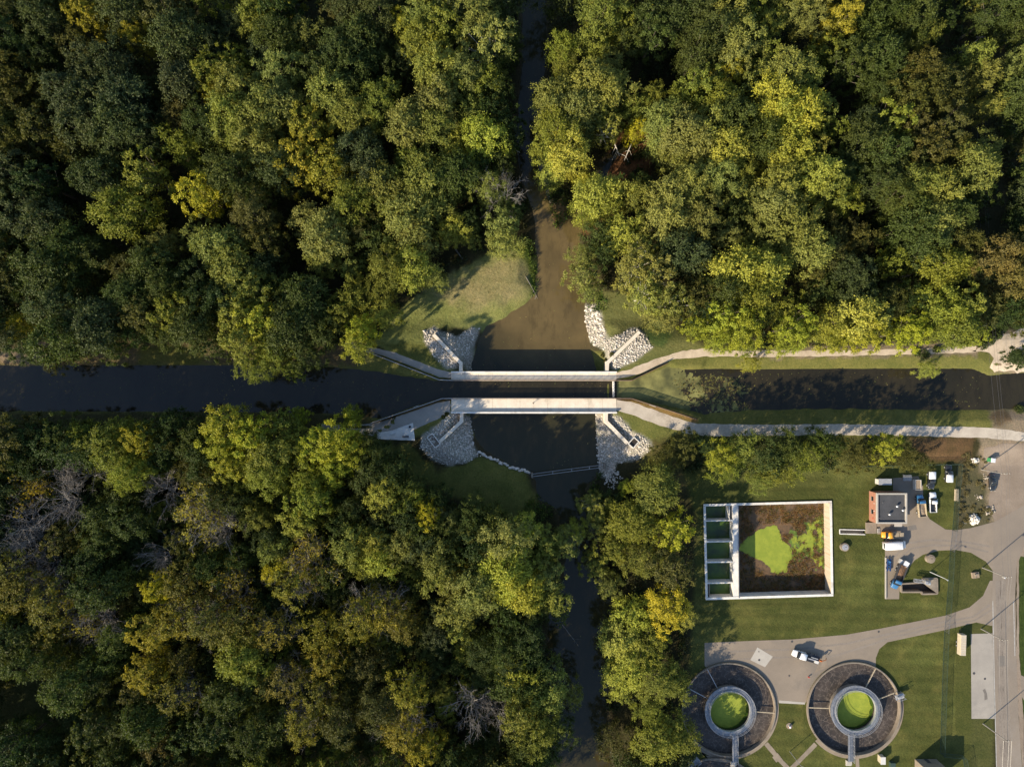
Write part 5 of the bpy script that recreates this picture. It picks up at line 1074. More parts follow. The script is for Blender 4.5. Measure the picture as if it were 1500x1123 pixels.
cover(1112,966,.3,'dark cover in the middle of the pale slab'); cover(1111.5,953.8,.16,'tiny dark cover near the top corner of the pale slab'); cover(1160,939,.3,'dark cover at the upper edge of the drive')
cover(1156,989,.25,'dark cover in the yard between the round tanks'); cover(1287,924.6,.28,'dark cover in the drive above the right round tank'); cover(1426.5,985.6,.35,'dark cover on the concrete pad beside the road, upper one'); cover(1442.5,993.5,.3,'dark cover on the concrete pad beside the road, lower one')
# concrete pit with sludge crane
t = thing('concrete_pit', 'stepped concrete pit on the grass beside the blue truck', 'pit')
mb = MB(); nP = len(PIT); A_ = PIT; B_ = inset(PIT, -.55)
zz0, zz1 = PZ-2.6, PZ+.7
mb = MB(); vs = [(x,y,zz0) for x,y in A_]+[(x,y,zz1) for x,y in A_]
Bq = []
cxp = G(1338,861,PZ); 
outer = GP([(1320.5,855),(1353,853),(1353,847.5),(1373,847),(1373.5,869.5),(1351,870),(1351,867),(1321,867)], zz1)
for i in range(8):
    a, b = outer[i], outer[(i+1)%8]; edgewall(mb, a, b, .42, zz0, zz1 - .003*i)
mb.build('wall', M['tan_conc'], t)
mb = MB(); Q = GP([(1321,855),(1373,848),(1373,869),(1321,867)], PZ); mb.add([(x,y,PZ-1.6) for x,y in Q], [(0,1,2,3)]); mb.build('floor', M['dmetal'], t)
mb = MB(); Q = GP([(1354,848),(1372,848),(1372,868),(1358,857)], PZ+.6); mb.prism(Q, PZ-1.5, PZ+.75); mb.build('hopper', M['old_conc'], t)
x, y = G(1352,852,PZ+2); t = thing('conveyor_frame', 'light grey lattice conveyor lying over the concrete pit', 'conveyor', (x,y,PZ+1.0))
mb = MB(); L = 4.6
for s in (-.45,.45):
    for z in (0,.5): mb.box(0, s, z+.3, L, .09, .09, 0)
for k in range(12): mb.box(-L/2+L*k/11, 0, .3, .07, .9, .07); mb.box(-L/2+L*k/11, 0, .8, .07, .9, .07)
for k in range(11):
    for s in (-.45,.45): mb.box(-L/2+L*(k+.5)/11, s, .55, .06, .07, .55)
o = mb.build('lattice', M['lsteel'], t); t.rotation_euler.z = math.radians(-8)
mb = MB(); mb.tube([(L/2-.8,-.2,.9),(L/2-.2,-.2,.9)], .5, 14); mb.box(L/2-1.3,-.1,1.1,.7,.9,.5); mb.build('drive_drum', M['lsteel'], t)
x, y = G(1429,842,PZ+.5); t = thing('timber_crib', 'square weathered timber block on the grass point', 'timber block', (x,y,PZ), .15)
for k in range(4): MB().box(-.75+k*.5, 0, .3+(k%2)*.12, .44, 1.7, .6).build('sleeper', M['wood'], t)
MB().box(0,.2,.85,.7,.5,.4,.3).build('top_block', M['old_conc'], t)
x, y = G(1455,674,PZ+2.2); t = thing('portable_toilet', 'green portable toilet with white roof at the upper end of the dirt lot', 'portable toilet', (x,y,PZ), -.1)
MB().box(0,0,1.1,1.15,1.15,2.15).build('body', M['green'], t, bevel=.04); MB().loft([(-.62,.62,2.15,2.3,.05),(0,.62,2.15,2.42,.1),(.62,.62,2.15,2.3,.05)]).build('roof', M['white'], t); d_ = MB().box(0,-.59,1.05,.7,.03,1.85).build('door', M['offwhite'], t); MB().box(.25,-.62,1.05,.06,.04,.12).build('handle', M['black'], d_)
x, y = G(1413.5,946,PZ+2.8); t = thing('storage_trailer', 'long beige box trailer parked on grass beside the concrete pad', 'trailer', (x,y,PZ), math.radians(88))
MB().box(0,0,1.75,6.4,2.0,2.1).build('body', M['beige'], t, bevel=.05); r_ = MB().box(0,0,2.86,6.3,1.9,.10).build('roof', M['beige'], t)
mb = MB(); [mb.box(-2.9+k*.73,0,2.93,.07,1.85,.05) for k in range(9)]; mb.build('rib', M['offwhite'], r_)
def wheel(t, x, y, r, w):
    o = MB().tube([(x,y-w/2,r),(x,y-w/2+.04,r),(x,y+w/2-.04,r),(x,y+w/2,r)], [r*.9,r,r,r*.9], 20).build('wheel', M['tyre'], t)
    MB().tube([(x,y-w/2-.01,r),(x,y+w/2+.01,r)], r*.55, 14).build('rim', M['lsteel'], o)
for x_ in (-.8,.3):
    for y_ in (-.95,.95): wheel(t, x_, y_, .38, .25)
MB().box(3.9,0,.6,1.4,.12,.12).build('drawbar', M['dmetal'], t); t.scale = (.95,.8,.75)
x, y = G(1345.5,710,PZ+1.6); t = thing('open_skip', 'brown-topped square skip behind the brick building', 'skip', (x,y,PZ), math.radians(90))
mb = MB(); 
for cx, cy, sx, sy in ((0,.8,2.9,.08),(0,-.8,2.9,.08),(1.41,0,.08,1.52),(-1.41,0,.08,1.52)): mb.box(cx,cy,.85,sx,sy,1.4)
mb.box(0,0,.2,2.8,1.5,.1); mb.build('body', M['offwhite'], t); MB().box(0,0,1.3,2.72,1.48,.12).build('lid', M['wood'], t)
x, y = G(1401.8,725,PZ+.6); t = thing('board_stack', 'stack of pale boards leaning by the green fence', 'board stack', (x,y,PZ), math.radians(88))
for k in range(5): MB().box(.15*(k%2), -.45+k*.22, .35+.05*(k%3), 3.4, .18, .5).build('board', M['palew'], t)
for px, py, lab in ((1379.5,729,None),):
    pass
# equipment cabinet, sheds at the bottom edge
x, y = G(1293,1113,PZ+1.6); t = thing('equipment_cabinet', 'pale cabinet at the bottom edge below the right round tank', 'cabinet', (x,y,PZ)); MB().box(0,0,.9,1.3,2.0,1.8).build('body', M['beige'], t, bevel=.03); MB().box(0,0,1.86,1.45,2.15,.1).build('lid', M['offwhite'], t); MB().box(.9,.1,.6,.5,1.0,1.2).build('side_unit', M['black'], t)
x, y = G(1305,1118,PZ); t = thing('green_cabinet', 'small green box at the bottom edge beside the pale cabinet', 'cabinet', (x,y,PZ)); MB().box(0,0,.6,1.3,1.6,1.2).build('body', M['fence'], t); MB().box(0,0,1.25,1.4,1.7,.08).build('lid', M['fence'], t)
rr = GP([(1356,1126),(1390,1126.5),(1390,1160),(1356,1160)], PZ+5.6); x = (rr[0][0]+rr[1][0])/2; y = (rr[0][1]+rr[2][1])/2
t = thing('plant_shed', 'shed with dark pink-brown roof edge cut off by the bottom of the picture', 'shed', (x,y,PZ)); w_ = rr[1][0]-rr[0][0]; h_ = rr[0][1]-rr[3][1]
MB().box(0,0,2.7,w_-.3,h_-.3,5.4).build('wall', M['tan_conc'], t); MB().box(0,0,5.5,w_,h_,.22).build('roof', M['tan_conc'], t)
mb = MB(); mb.box(-1.5,h_/2-.5,5.75,1.0,.6,.35); mb.box(.6,h_/2-.4,5.75,.7,.5,.35); mb.build('roof_unit', M['roof'], t)
MB().box(0,h_/2-.12,1.1,1.1,.06,2.1).build('door', M['dgrey'], t)
x, y = G(1017,1117,PZ+2); t = thing('access_platform', 'steel access platform under the trees at the bottom edge', 'platform', (x,y,PZ), math.radians(35))
MB().box(0,0,1.6,3.4,1.8,.1).build('deck', M['steel'], t)
mb = MB(); railing(mb, [(-1.7,-.9),(1.7,-.9),(1.7,.9),(-1.7,.9),(-1.7,-.9)], 1.6, 1.1, 1.2, 3, .05, .03, .05); mb.build('railing', M['lsteel'], t)
for sx in (-1.6,1.6):
    for sy in (-.8,.8): MB().box(sx,sy,.77,.14,.14,1.54).build('leg', M['steel'], t)
# loose heaps
rocks('rock_heap', [[(1419,756),(1426,751),(1433,757),(1434,764),(1427,768),(1420,765)]], 14, .2, .6, 'heap of pale broken rock on the verge by the road', z=PZ, tone=(.55,1), pile=1.2)
rocks('rubble_heap', [[(1422,672),(1429,669),(1434,674),(1430,679),(1423,678)]], 12, .15, .45, 'small heap of white rubble in scrub above the dirt lot', z=PZ, tone=(.4,1), pile=.6)
rocks('soil_clods', [[(1440,742),(1456,738),(1457,752),(1446,756)],[(1425,722),(1440,726),(1432,735)],[(1440,690),(1448,700),(1440,705)]], 4, .15, .5, 'brown clods and rubble on the verge', z=PZ, tone=(-.6,.2))
rocks('soil_clods', [[(1478,508),(1490,500),(1496,510),(1484,525),(1478,525)]], 1.5, .1, .45, 'brown clods on the bare bank at the right edge', z=-.5, tone=(-.7,.1))
def bushes(name, spots, label, tone_, z0=PZ, leaf=.34):
    P = []; 
    for px, py, r in spots:
        x, y = G(px, py, z0); z = h1(x, y); m = int(260*r); q = rng.normal(size=(m,3)); q /= np.linalg.norm(q, axis=1, keepdims=True); q[:,2] = np.abs(q[:,2]); P.append(q*(rng.random((m,1))**.4)*r*np.array([1,1,.9])+np.array([x,y,z]))
    P = np.concatenate(P); V, F = leafset(rng, P, rng.normal(size=P.shape), np.full(len(P), leaf)); tt = np.array(tone_)[None]*(.7+.6*rng.random((len(P),1)))
    return leafmass(name, V, F, np.repeat(rng.random(len(P)), 4), np.concatenate([np.repeat(tt, 4, 0), np.ones((len(V),1))], 1), label)
rs = random.Random(3)
bushes('verge_scrub', [(rs.uniform(1404,1418), rs.uniform(682,770), rs.uniform(.4,.9)) for _ in range(22)]+[(rs.uniform(1415,1452), rs.uniform(738,762), rs.uniform(.3,.8)) for _ in range(20)]+[(rs.uniform(1408,1444), rs.uniform(664,715), rs.uniform(.3,.9)) for _ in range(26)], 'brown-green scrub on the verge by the road', (.17,.145,.075), leaf=.2)
bushes('bank_scrub', [(1480,525,1.8),(1492,530,2.2),(1500,520,2.4),(1488,518,1.5),(1495,600,1.6),(1500,590,1.5),(1438,505,1.6),(1448,498,1.8),(1460,492,1.5),(1340,515,1.5),(1352,520,1.8),(1370,512,1.2)], 'green scrub on the bank at the right edge', (.055,.075,.022), -.4)
bushes('bridge_scrub', [(655,606,.7),(650,610,.6),(896,520,.9),(888,528,.8),(884,520,.8),(870,690,1.0),(945,690,1.4),(955,680,1.5),(965,668,1.6),(975,655,1.7),(985,645,1.5),(960,690,1.3),(992,640,1.2),(950,700,1.4)], 'low brush beside the riprap and the towpath', (.09,.085,.025), -1)

# ---------------------------------------------------------------- fence
FP = GP([(1256,682),(1330,680.5),(1403,679),(1399,720),(1395,776)], PZ); FP2 = GP([(1391.5,806),(1389,850),(1385.5,899)], PZ); FP3 = GP([(1383,924),(1380,1000),(1377,1102),(1409,1105),(1412,1120),(1414,1150)], PZ)
GT1 = GP([(1395,776),(1391.5,806)], PZ); GT2 = GP([(1385.5,899),(1383,924)], PZ)
def fence_run(name, lab, cat, pts, h=2.4, group=None, mat='fence', slat=.26):
    t = thing(name, lab, cat, (0,0,0), 0, group); mb = MB(); posts = []
    for a, b in zip(pts[:-1], pts[1:]):
        A, B = Vector((*a,0)), Vector((*b,0)); L = (B-A).length; d = (B-A).normalized(); rz = math.atan2(d.y, d.x); n = int(L/slat)
        for i in range(n):
            p = A.lerp(B, (i+.5)/n); z = max(h1(p.x,p.y), PZ-.3); mb.box(p.x, p.y, z+h/2, .06, .02, h-.1, rz)
        k = max(1, round(L/3))
        for i in range(k+(b == pts[-1])): posts.append(A.lerp(B, i/k))
        for zz in (.15, h-.05):
            for i in range(k):
                p = A.lerp(B, (i+.5)/k); mb.box(p.x, p.y, h1(p.x,p.y)+zz, L/k, .05, .05, rz)
    mb.build('panel', M[mat], t)
    for p in posts: MB().tube([(p.x,p.y,h1(p.x,p.y)-.2),(p.x,p.y,h1(p.x,p.y)+h+.08)], .045, 6).build('post', M[mat], t)
fence_run('fence', 'green slatted fence from the tree line down to the yard gate', 'fence', FP, group=None)
fence_run('fence', 'green slatted fence round the grass point between the two drives', 'fence', FP2)
fence_run('fence', 'green slatted fence below the lower drive down to the bottom shed', 'fence', FP3)
fence_run('gate', 'see-through metal gate across the upper yard entrance', 'gate', GT1, 2.2, mat='steel', slat=.4)
fence_run('gate', 'see-through metal gate across the lower drive', 'gate', GT2, 2.2, mat='steel', slat=.4)

# ---------------------------------------------------------------- poles, wires, lamps
def pole(px, py, hgt, lab, trans=False, z=PZ):
    x, y = G(px, py, z); z = h1(x, y); t = thing('utility_pole', lab, 'utility pole', (x,y,z), 0, 'utility poles along the road')
    MB().tube([(0,0,-.3),(0,0,hgt)], [.17,.11], 10).build('pole', M['greybark'], t)
    MB().box(0,.12,hgt-.5,2.6,.12,.13).build('crossarm', M['wood'], t)
    for s in (-1.15,-.4,.4,1.15): MB().tube([(s,.12,hgt-.43),(s,.12,hgt-.2)], [.06,.04], 8).build('insulator', M['lens'], t)
    if trans: MB().tube([(.05,-.36,hgt-2.2),(.05,-.36,hgt-1.2),(.05,-.36,hgt-1.1)], [.28,.28,.16], 14).build('transformer', M['lsteel'], t)
    return Vector((x,y,z+hgt-.2))
tops = [pole(1403,80,10.5,'utility pole rising among the upper right trees',z=FZ), pole(1437.5,687.5,10.3,'utility pole beside the portable toilet'), pole(1439,831,10.5,'utility pole with grey transformer on the grass point',True),
        pole(1437,920.5,9.6,'utility pole above the concrete parking pad'), pole(1440,1059.5,10.2,'utility pole below the concrete parking pad'), pole(1443,1290,10.2,'utility pole beyond the bottom edge')]
for i in range(len(tops)-1):
    for s in (-1.15, .4, 1.15):
        a, b = tops[i]+Vector((s,.12,0)), tops[i+1]+Vector((s,.12,0)); L = (b-a).length; pts = [a.lerp(b, k/16)-Vector((0,0,L*.025*4*(k/16)*(1-k/16))) for k in range(17)]
        tag(MB().tube(pts, .022, 4).build('power_line', M['dgrey']), ['thin wire over the upper right woods','thin wire over the dirt lot','thin wire beside the grass point','thin wire along the concrete pad','thin wire at the lower right'][i], 'wire', 'overhead wires along the road')
def lamp(px, py, hgt, lab, mat='white'):
    x, y = G(px, py, PZ); t = thing('lamp_post', lab, 'lamp post', (x,y,PZ), math.radians(-30)); MB().tube([(0,0,0),(0,0,hgt)], [.11,.07], 8).build('pole', M[mat], t)
    MB().tube([(0,0,hgt-.1),(.5,0,hgt+.1),(.9,0,hgt+.1)], .04, 6).build('arm', M[mat], t); MB().loft([(.8,.12,hgt,hgt+.16,.05),(1.35,.16,hgt,hgt+.14,.05)]).build('lamp_head', M['lsteel'], t)
lamp(1362,837,6.6,'white lamp post above the concrete pit'); lamp(1157,1100,7.4,'grey lamp post between the footpaths of the round tanks','lsteel')
x, y = G(1400,765,PZ)
x, y = G(1408,764,PZ); t = thing('gate_post_sign', 'thin grey post beside the upper yard entrance', 'post', (x,y,PZ)); MB().tube([(0,0,0),(0,0,2.2)], .05, 8).build('pole', M['steel'], t); MB().box(0,-.06,1.9,.5,.04,.4).build('plate', M['offwhite'], t)
x, y = G(1296.8,846,PZ); t = tag(MB().box(x, y, PZ+.15, .3, 12.2, .5).build('kerb_wall', M['slab'], bevel=.02), 'low pale kerb wall at the left edge of the yard', 'kerb wall')

# ---------------------------------------------------------------- vehicles (front towards +X)
def light(t, x, y, z, nm='headlight', mat='lens', s=.22): MB().box(x, y, z, .08, s, .16).build(nm, M[mat], t, bevel=.02)
def car(px, py, rz, mat, lab, L=4.7, W=1.82, roofmat=None, h=1.5, suv=False, group='parked vehicles'):
    x, y = G(px, py, PZ+.9); z = h1(x,y)+.04; t = thing('parked_car', lab, 'car', (x,y,z), math.radians(rz), group); w = W/2; l = L/2
    MB().loft([(-l,w*.86,.35,.78,.08),(-l+.2,w*.97,.25,.92,.1),(-l*.5,w,.22,.95,.1),(l*.35,w,.22,.92,.1),(l*.75,w*.96,.24,.82,.12),(l,w*.8,.34,.62,.1)]).build('body', M[mat], t, True)
    a, b = (-l+.15, l*.30) if suv else (-l*.78, l*.36)
    MB().loft([(a,w*.82,.88,.92,.02),(a+(.25 if suv else .75),w*.76,.88,h-.03,.1),(b-.85,w*.76,.88,h-.01,.1),(b,w*.84,.88,.90,.02)]).build('windows', M['glass'], t, True)
    MB().loft([(a+(.3 if suv else .8),w*.70,h-.10,h+.0,.05),((a+b)/2,w*.74,h-.10,h+.035,.06),(b-.9,w*.70,h-.10,h+.0,.05)]).build('roof', M[roofmat or mat], t, True)
    for sx in (-l*.62, l*.62):
        for sy in (-1,1): wheel(t, sx, sy*(w-.1), .33, .22)
    for sy in (-1,1):
        light(t, l-.03, sy*w*.62, .62); light(t, -l+.02, sy*w*.72, .72, 'tail_light', 'red', .16); MB().box(b-.55, sy*(w+.06), 1.0, .14, .16, .12).build('mirror', M[mat], t)
    return t
def cargo_top(t, x0, x1, w, z0, z1, mat):
    MB().loft([(x0,w*.92,z0,z1-.04,.08),(x0+.1,w,z0,z1,.1),(x1-.1,w,z0,z1,.1),(x1,w*.92,z0,z1-.04,.08)]).build('canopy_top', M[mat], t, True)
def pickup(px, py, rz, mat, lab, L=5.9, W=2.0, bedmat='black', cap=None, group='parked vehicles'):
    x, y = G(px, py, PZ+1); z = h1(x,y)+.04; t = thing('pickup_truck', lab, 'pickup', (x,y,z), math.radians(rz), group); w = W/2; l = L/2
    MB().loft([(-l*.12,w,.40,1.08,.08),(l*.4,w,.36,1.08,.1),(l*.72,w*.98,.36,1.05,.12),(l*.95,w*.92,.40,.98,.12),(l,w*.82,.45,.8,.1)]).build('body', M[mat], t, True)
    MB().loft([(-l*.12,w*.86,1.02,1.78,.1),(l*.18,w*.84,1.02,1.82,.1),(l*.26,w*.82,1.02,1.78,.1),(l*.44,w*.88,1.02,1.08,.02)]).build('windows', M['glass'], t, True)
    MB().loft([(-l*.11,w*.78,1.72,1.84,.06),(l*.05,w*.8,1.72,1.88,.06),(l*.23,w*.76,1.72,1.84,.06)]).build('roof', M[mat], t, True)
    mb = MB(); bl = l*.88; cx = -l*.12-bl/2-.02
    for s in (-1,1): mb.box(cx, s*(w-.07), .82, bl, .14, .60)
    mb.box(-l+.04, 0, .82, .09, W-.30, .58); mb.box(cx, 0, .52, bl, W-.16, .08); bd = mb.build('cargo_bed', M[mat], t); MB().box(cx, 0, .60, bl-.1, W-.34, .05).build('bed_liner', M[bedmat], bd)
    if cap: cargo_top(t, -l+.05, -l*.13, w*.95, 1.0, 1.75, cap)
    for sx in (-l*.62, l*.64):
        for sy in (-1,1): wheel(t, sx, sy*(w-.1), .39, .26)
    for sy in (-1,1):
        light(t, l-.05, sy*w*.66, .82); light(t, -l-.01, sy*w*.86, .9, 'tail_light', 'red', .14); MB().box(l*.30, sy*(w+.12), 1.15, .16, .2, .2).build('mirror', M[mat], t)
    return t
def van(px, py, rz, mat, lab, L=6.6, W=2.2, h=2.6):
    x, y = G(px, py, PZ+2); z = h1(x,y)+.04; t = thing('cargo_van', lab, 'van', (x,y,z), math.radians(rz), 'parked vehicles'); w = W/2; l = L/2
    MB().loft([(-l,w*.93,.45,h-.12,.12),(-l+.15,w,.38,h,.18),(l*.42,w,.38,h,.18),(l*.56,w*.98,.38,h-.15,.2),(l*.74,w*.96,.40,1.45,.12),(l*.95,w*.90,.42,1.2,.12),(l,w*.8,.45,.9,.1)]).build('body', M[mat], t, True)
    MB().loft([(l*.555,w*.90,1.45,h-.13,.1),(l*.60,w*.90,1.45,h-.22,.1),(l*.77,w*.9,1.40,1.50,.03)]).build('windscreen', M['glass'], t, True)
    mb = MB(); [mb.box(-l*.7+k*.75, 0, h+.01, .05, W*.72, .03) for k in range(6)]; mb.build('roof_rib', M['offwhite'], t)
    MB().box(-l-.005, 0, 1.75, .03, 1.5, .6).build('rear_window', M['glass'], t)
    for s in (-1,1): MB().box(l*.5, s*(w+.005), 1.7, .7, .02, .5).build('side_window', M['glass'], t); MB().box(l*.66, s*(w+.14), 1.5, .12, .24, .3).build('mirror', M['black'], t); light(t, l-.06, s*w*.7, .95); light(t, -l, s*w*.84, 1.0, 'tail_light', 'red', .14)
    for sx in (-l*.58, l*.62):
        for sy in (-1,1): wheel(t, sx, sy*(w-.12), .38, .26)
    return t
def truck(px, py, rz, mat, lab, L=7.0, W=2.3, body='dump', load=None, dbl=False, crew=False):
    x, y = G(px, py, PZ+1.6); z = h1(x,y)+.04; t = thing('work_truck', lab, 'truck', (x,y,z), math.radians(rz), 'parked vehicles'); w = W/2; l = L/2
    MB().box(-.2, 0, .72, L*.93, .9, .24).build('chassis', M['dmetal'], t)
    cb = l*(.05 if crew else .28)
    MB().loft([(cb,w*.88,.6,1.5,.1),(l*.60,w*.88,.6,1.5,.1),(l*.66,w*.86,.6,1.42,.12),(l*.92,w*.80,.62,1.25,.14),(l,w*.7,.66,1.05,.1)]).build('body', M[mat], t, True)
    MB().loft([(cb,w*.84,1.46,2.25,.1),(l*.48,w*.82,1.46,2.28,.1),(l*.54,w*.8,1.46,2.2,.1),(l*.68,w*.84,1.44,1.52,.03)]).build('windows', M['glass'], t, True)
    MB().loft([(cb,w*.80,2.2,2.33,.06),(l*.3,w*.82,2.2,2.38,.06),(l*.52,w*.78,2.2,2.33,.06)]).build('roof', M[mat], t, True)
    bx0, bx1 = -l, cb-.15; bl = bx1-bx0; cx = (bx0+bx1)/2
    if body == 'dump':
        mb = MB()
        for s in (-1,1): mb.box(cx, s*(w-.05), 1.45, bl, .1, .85)
        mb.box(bx0+.05, 0, 1.40, .1, W-.2, .75); mb.box(bx1-.05, 0, 1.55, .1, W-.2, 1.05); mb.box(cx, 0, 1.06, bl-.2, W-.2, .1)
        for k in range(5):
            for s in (-1,1): mb.box(bx0+bl*(k+.5)/5, s*(w+.03), 1.45, .1, .07, .82)
        bd = mb.build('dump_body', M[mat if not load else 'dgrey'] if load != 'tan' else M['palew'], t)
        if load:
            R_ = random.Random(4); mb = MB(); nn2 = 9
            g = [[(cx-bl/2+.15+(bl-.3)*i/nn2, -w+.15+(W-.3)*j/6, 1.15+.32*math.sin(PI*i/nn2)*math.sin(PI*j/6)+R_.uniform(0,.10)) for j in range(7)] for i in range(nn2+1)]
            vs = [p for r_ in g for p in r_]; mb.add(vs, [(i*7+j,(i+1)*7+j,(i+1)*7+j+1,i*7+j+1) for i in range(nn2) for j in range(6)]); mb.build('load', M['wood' if load == 'tan' else 'rustrail' if load == 'orange' else 'muck'], bd)
    else:
        mb = MB(); mb.box(cx, 0, 1.06, bl, W, .12); mb.box(bx1-.05, 0, 1.6, .08, W*.9, 1.0); bd = mb.build('flatbed', M['wood' if body == 'pallet' else 'black'], t)
        if body == 'gear':
            mb = MB(); mb.box(cx+.3, .2, 1.45, bl*.6, .3, .4); mb.box(cx-.4, -.35, 1.35, bl*.5, .25, .3); mb.build('pipe_rack', M['lsteel'], bd)
            mb = MB(); mb.box(cx-bl*.3, .55, 1.4, 1.1, .8, .55); mb.build('tool_box', M['offwhite'], bd)
            mb = MB(); mb.tube([(bx0+.2,-.1,1.2),(bx0-.1,-.2,2.1),(bx0-1.5,-.9,1.7),(bx0-2.0,-1.3,.6)], [.16,.14,.11,.1], 8); mb.box(bx0-.3, -.2, 1.5, .5, .5, .5); mb.build('crane_arm', M['orange'], t)
    for sx in ((-l*.62, l*.70) if not dbl else (-l*.72,-l*.42, l*.70)):
        for sy in (-1,1): wheel(t, sx, sy*(w-.16), .46, .3)
    for sy in (-1,1): light(t, l-.08, sy*w*.6, .95); MB().box(l*.56, sy*(w+.1), 1.75, .1, .22, .4).build('mirror', M['black'], t)
    return t
van(1313,799,3,'white','long white van parked in the yard below the yellow truck')
truck(1307,783.5,180,'yellow','short yellow work truck carrying timber pallets beside the brick building',L=5.6,W=2.1,body='pallet',crew=True)
for k, (dx, dy) in enumerate(((0,0),(1.35,.02))):
    x, y = G(1314.5,783.2,PZ+1.4); t = thing('pallet', ['timber pallet on the yellow truck, nearer the cab','timber pallet on the yellow truck, at the tail'][k], 'pallet', (x+dx,y+dy,PZ+.04+1.13), 0, 'pallets on the yellow truck')
    for j in range(6): MB().box(0,-.5+j*.2,.13,1.15,.15,.03).build('slat', M['palew'], t)
    for j in range(3): MB().box(-.5+j*.5,0,.055,.1,1.15,.11).build('bearer', M['wood'], t)
truck(1350.5,741,96,'blue','blue dump truck with pale tipping bed beside the white pickup',L=6.4,W=2.2,body='dump',load='tan')
truck(1317.5,845,-112,'blue','blue dump truck with rusty load beside the concrete pit',L=7.4,W=2.4,body='dump',load='orange',dbl=True)
pickup(1367,735.5,91,'white','white crew cab pickup with empty black bed on the grass')
pickup(1364.5,703,-91,'black','dark pickup with white cargo top nearest the brown skip',L=5.2,W=1.9,cap='white')
pickup(1390,693,89,'black','dark pickup with white cargo top in the fence corner',L=5.2,W=1.9,cap='white')
car(1454.5,707,-85,'black','black car parked on the dirt lot by the pole',L=4.8)
truck(1181.5,962,163,'white','white flatbed truck with small crane parked above the round tanks',L=8.2,W=2.3,body='gear',crew=True,dbl=True)
x, y = G(1302,827,PZ+.6); t = thing('blue_trailer', 'narrow blue equipment trailer in the yard below the white van', 'trailer', (x,y,PZ+.04), math.radians(88))
for s in (-.42,.42): MB().box(0,s,.62,3.6,.34,.34).build('frame', M['navy'], t, bevel=.03)
mb = MB(); [mb.box(-1.3+k*.85,0,.72,.2,1.1,.14) for k in range(4)]; mb.build('crossbar', M['blue'], t)
MB().tube([(1.0,-.2,.95),(1.0,.2,.95)], .3, 12).build('reel', M['blue'], t)
for sx in (-1.0,.6):
    for sy in (-1,1): wheel(t, sx, sy*.68, .3, .18)
x, y = G(1327.5,825.8,PZ+1.6); t = thing('white_cabinet', 'white square cabinet on the grass edge above the blue dump truck', 'cabinet', (x,y,PZ+.04), math.radians(-32))
MB().box(0,0,.8,1.25,1.35,1.6).build('body', M['lsteel'], t, bevel=.04); MB().box(0,0,1.65,1.4,1.5,.1).build('lid', M['white'], t); MB().box(-1.1,-.1,.45,.8,1.2,.9).build('base_unit', M['offwhite'], t)

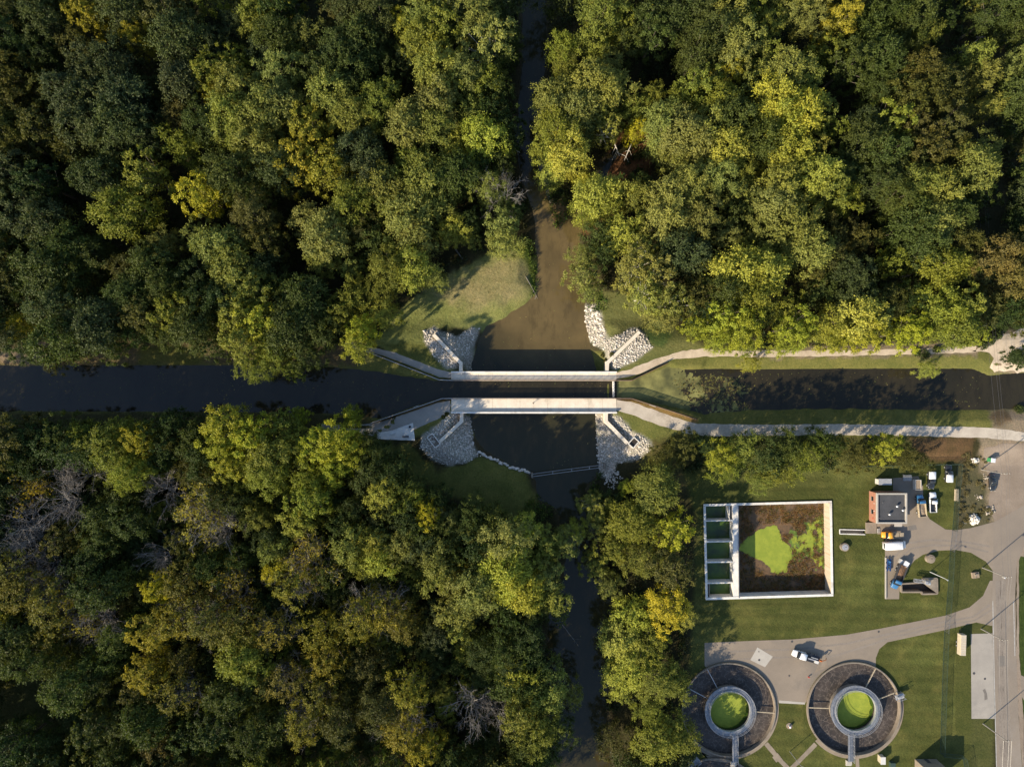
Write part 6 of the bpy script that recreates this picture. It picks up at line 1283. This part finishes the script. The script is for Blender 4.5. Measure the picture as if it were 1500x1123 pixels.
# ---------------------------------------------------------------- person on the bridge, walking
def person(px, py, heading, lab):
    x, y = G(px, py, .05); t = thing('person', lab, 'person', (x, y, .06), heading)
    V = []; E = []; R = []
    def v(p, r, a=None):
        V.append(p); R.append(r)
        if a is not None: E.append((a, len(V)-1))
        return len(V)-1
    pel = v((0,0,.95), .14); w = v((0,0,1.12), .13, pel); ch = v((.02,0,1.34), .155, w); nk = v((.03,0,1.47), .06, ch); hd = v((.05,0,1.58), .085, nk); tp = v((.05,0,1.68), .082, hd); v((.13,0,1.585), .018, hd)
    for s, f in ((1,.28),(-1,-.24)):
        h = v((0,s*.09,.90), .10, pel); k = v((f*.55+.04,s*.10,.50), .062, h); a = v((f,s*.10,.09), .042, k); v((f+.16,s*.11,.05), .035, a)
        sh = v((.02,s*.20,1.40), .065, ch); el = v((-f*.35,s*.25,1.13), .045, sh); wr = v((-f*.75+.04,s*.25,.90), .03, el); pm = v((-f*.85+.06,s*.25,.83), .032, wr)
        for q in range(4): b_ = v((-f*.9+.05+q*.016,s*.25,.77), .009, pm); v((-f*.95+.07+q*.016,s*.245,.735+.006*abs(q-1.5)), .008, b_)
        b_ = v((-f*.85+.10,s*.24,.80), .010, pm); v((-f*.85+.12,s*.235,.77), .009, b_)
    me = bpy.data.meshes.new('body'); me.from_pydata(V, E, []); o = bpy.data.objects.new('body', me); C.objects.link(o); o.parent = t
    m_, nt, b = newmat('dark_clothing'); z_ = N(nt, 'ShaderNodeSeparateXYZ'); nt.links.new(objc(nt), z_.inputs[0])
    r_ = ramp(nt, z_.outputs['Z'], [(0,(.02,.02,.02)),(.01,(.02,.02,.02))]); rr_ = nt.nodes[-1]
    mr = N(nt, 'ShaderNodeMapRange'); mr.inputs[2].default_value = 1.8; nt.links.new(z_.outputs['Z'], mr.inputs[0])
    c = ramp(nt, mr.outputs[0], [(0,(.03,.03,.03)),(.07,(.03,.04,.08)),(.53,(.03,.04,.08)),(.54,(.10,.035,.03)),(.80,(.10,.035,.03)),(.81,(.42,.25,.17))]); nt.nodes[-1].color_ramp.interpolation = 'CONSTANT'
    nt.links.new(c, b.inputs['Base Color']); b.inputs['Roughness'].default_value = .8; me.materials.append(m_)
    sk = o.modifiers.new('skin', 'SKIN'); sl = me.skin_vertices[0].data
    for i, r in enumerate(R): sl[i].radius = (r, r)
    sl[0].use_root = True; o.modifiers.new('sub', 'SUBSURF').levels = 1; o.modifiers['sub'].render_levels = 2
    hr = bmesh.new(); bmesh.ops.create_uvsphere(hr, u_segments=16, v_segments=10, radius=.105)
    for q in hr.verts: q.co = Vector((q.co.x*1.05+.035, q.co.y*.95, max(q.co.z, -.02)*1.05+1.655))
    me2 = bpy.data.meshes.new('hair'); hr.to_mesh(me2); hr.free(); me2.materials.append(M['bark']); o2 = bpy.data.objects.new('hair', me2); C.objects.link(o2); o2.parent = t
person(781, 590, math.radians(5), 'person in dark trousers walking along the lower bridge deck')
SKY, SUN, EXPO = 0.135, 5.0, 0.76
# ================================================================== LIGHT, SKY, CAMERA
sc = bpy.context.scene
w = bpy.data.worlds.new('World'); sc.world = w; w.use_nodes = True; nt = w.node_tree
sky = nt.nodes.new('ShaderNodeTexSky'); sky.sky_type = 'NISHITA'; sky.sun_disc = False
EL, AZ = math.radians(28), math.radians(230.3)
sky.sun_elevation = EL; sky.sun_rotation = AZ; sky.air_density = 1.0; sky.dust_density = .6; sky.ozone_density = 1.5
bg = nt.nodes['Background']; bg.inputs[1].default_value = SKY; nt.links.new(sky.outputs[0], bg.inputs[0])
l = bpy.data.lights.new('sun', 'SUN'); l.energy = SUN; l.angle = math.radians(.53); l.color = (1, .86, .64)
so = bpy.data.objects.new('sun', l); C.objects.link(so)
d = Vector((math.sin(AZ)*math.cos(EL), math.cos(AZ)*math.cos(EL), math.sin(EL)))
so.rotation_euler = d.to_track_quat('Z', 'Y').to_euler(); so.location = d*300
cam = bpy.data.cameras.new('camera'); co = bpy.data.objects.new('camera', cam); C.objects.link(co)
co.location = (0, 0, H); co.rotation_euler = (0, 0, 0); cam.sensor_width = 36; cam.lens = 24.0; cam.clip_end = 5000; cam.clip_start = 1
sc.camera = co
v = sc.view_settings; v.view_transform = 'Standard'; v.look = 'None'; v.exposure = EXPO; v.gamma = 1
sc.render.engine = 'CYCLES'; cy = sc.cycles; cy.max_bounces = 5; cy.diffuse_bounces = 3; cy.glossy_bounces = 2; cy.transmission_bounces = 2; cy.transparent_max_bounces = 4
cy.use_denoising = True; cy.sample_clamp_indirect = 6
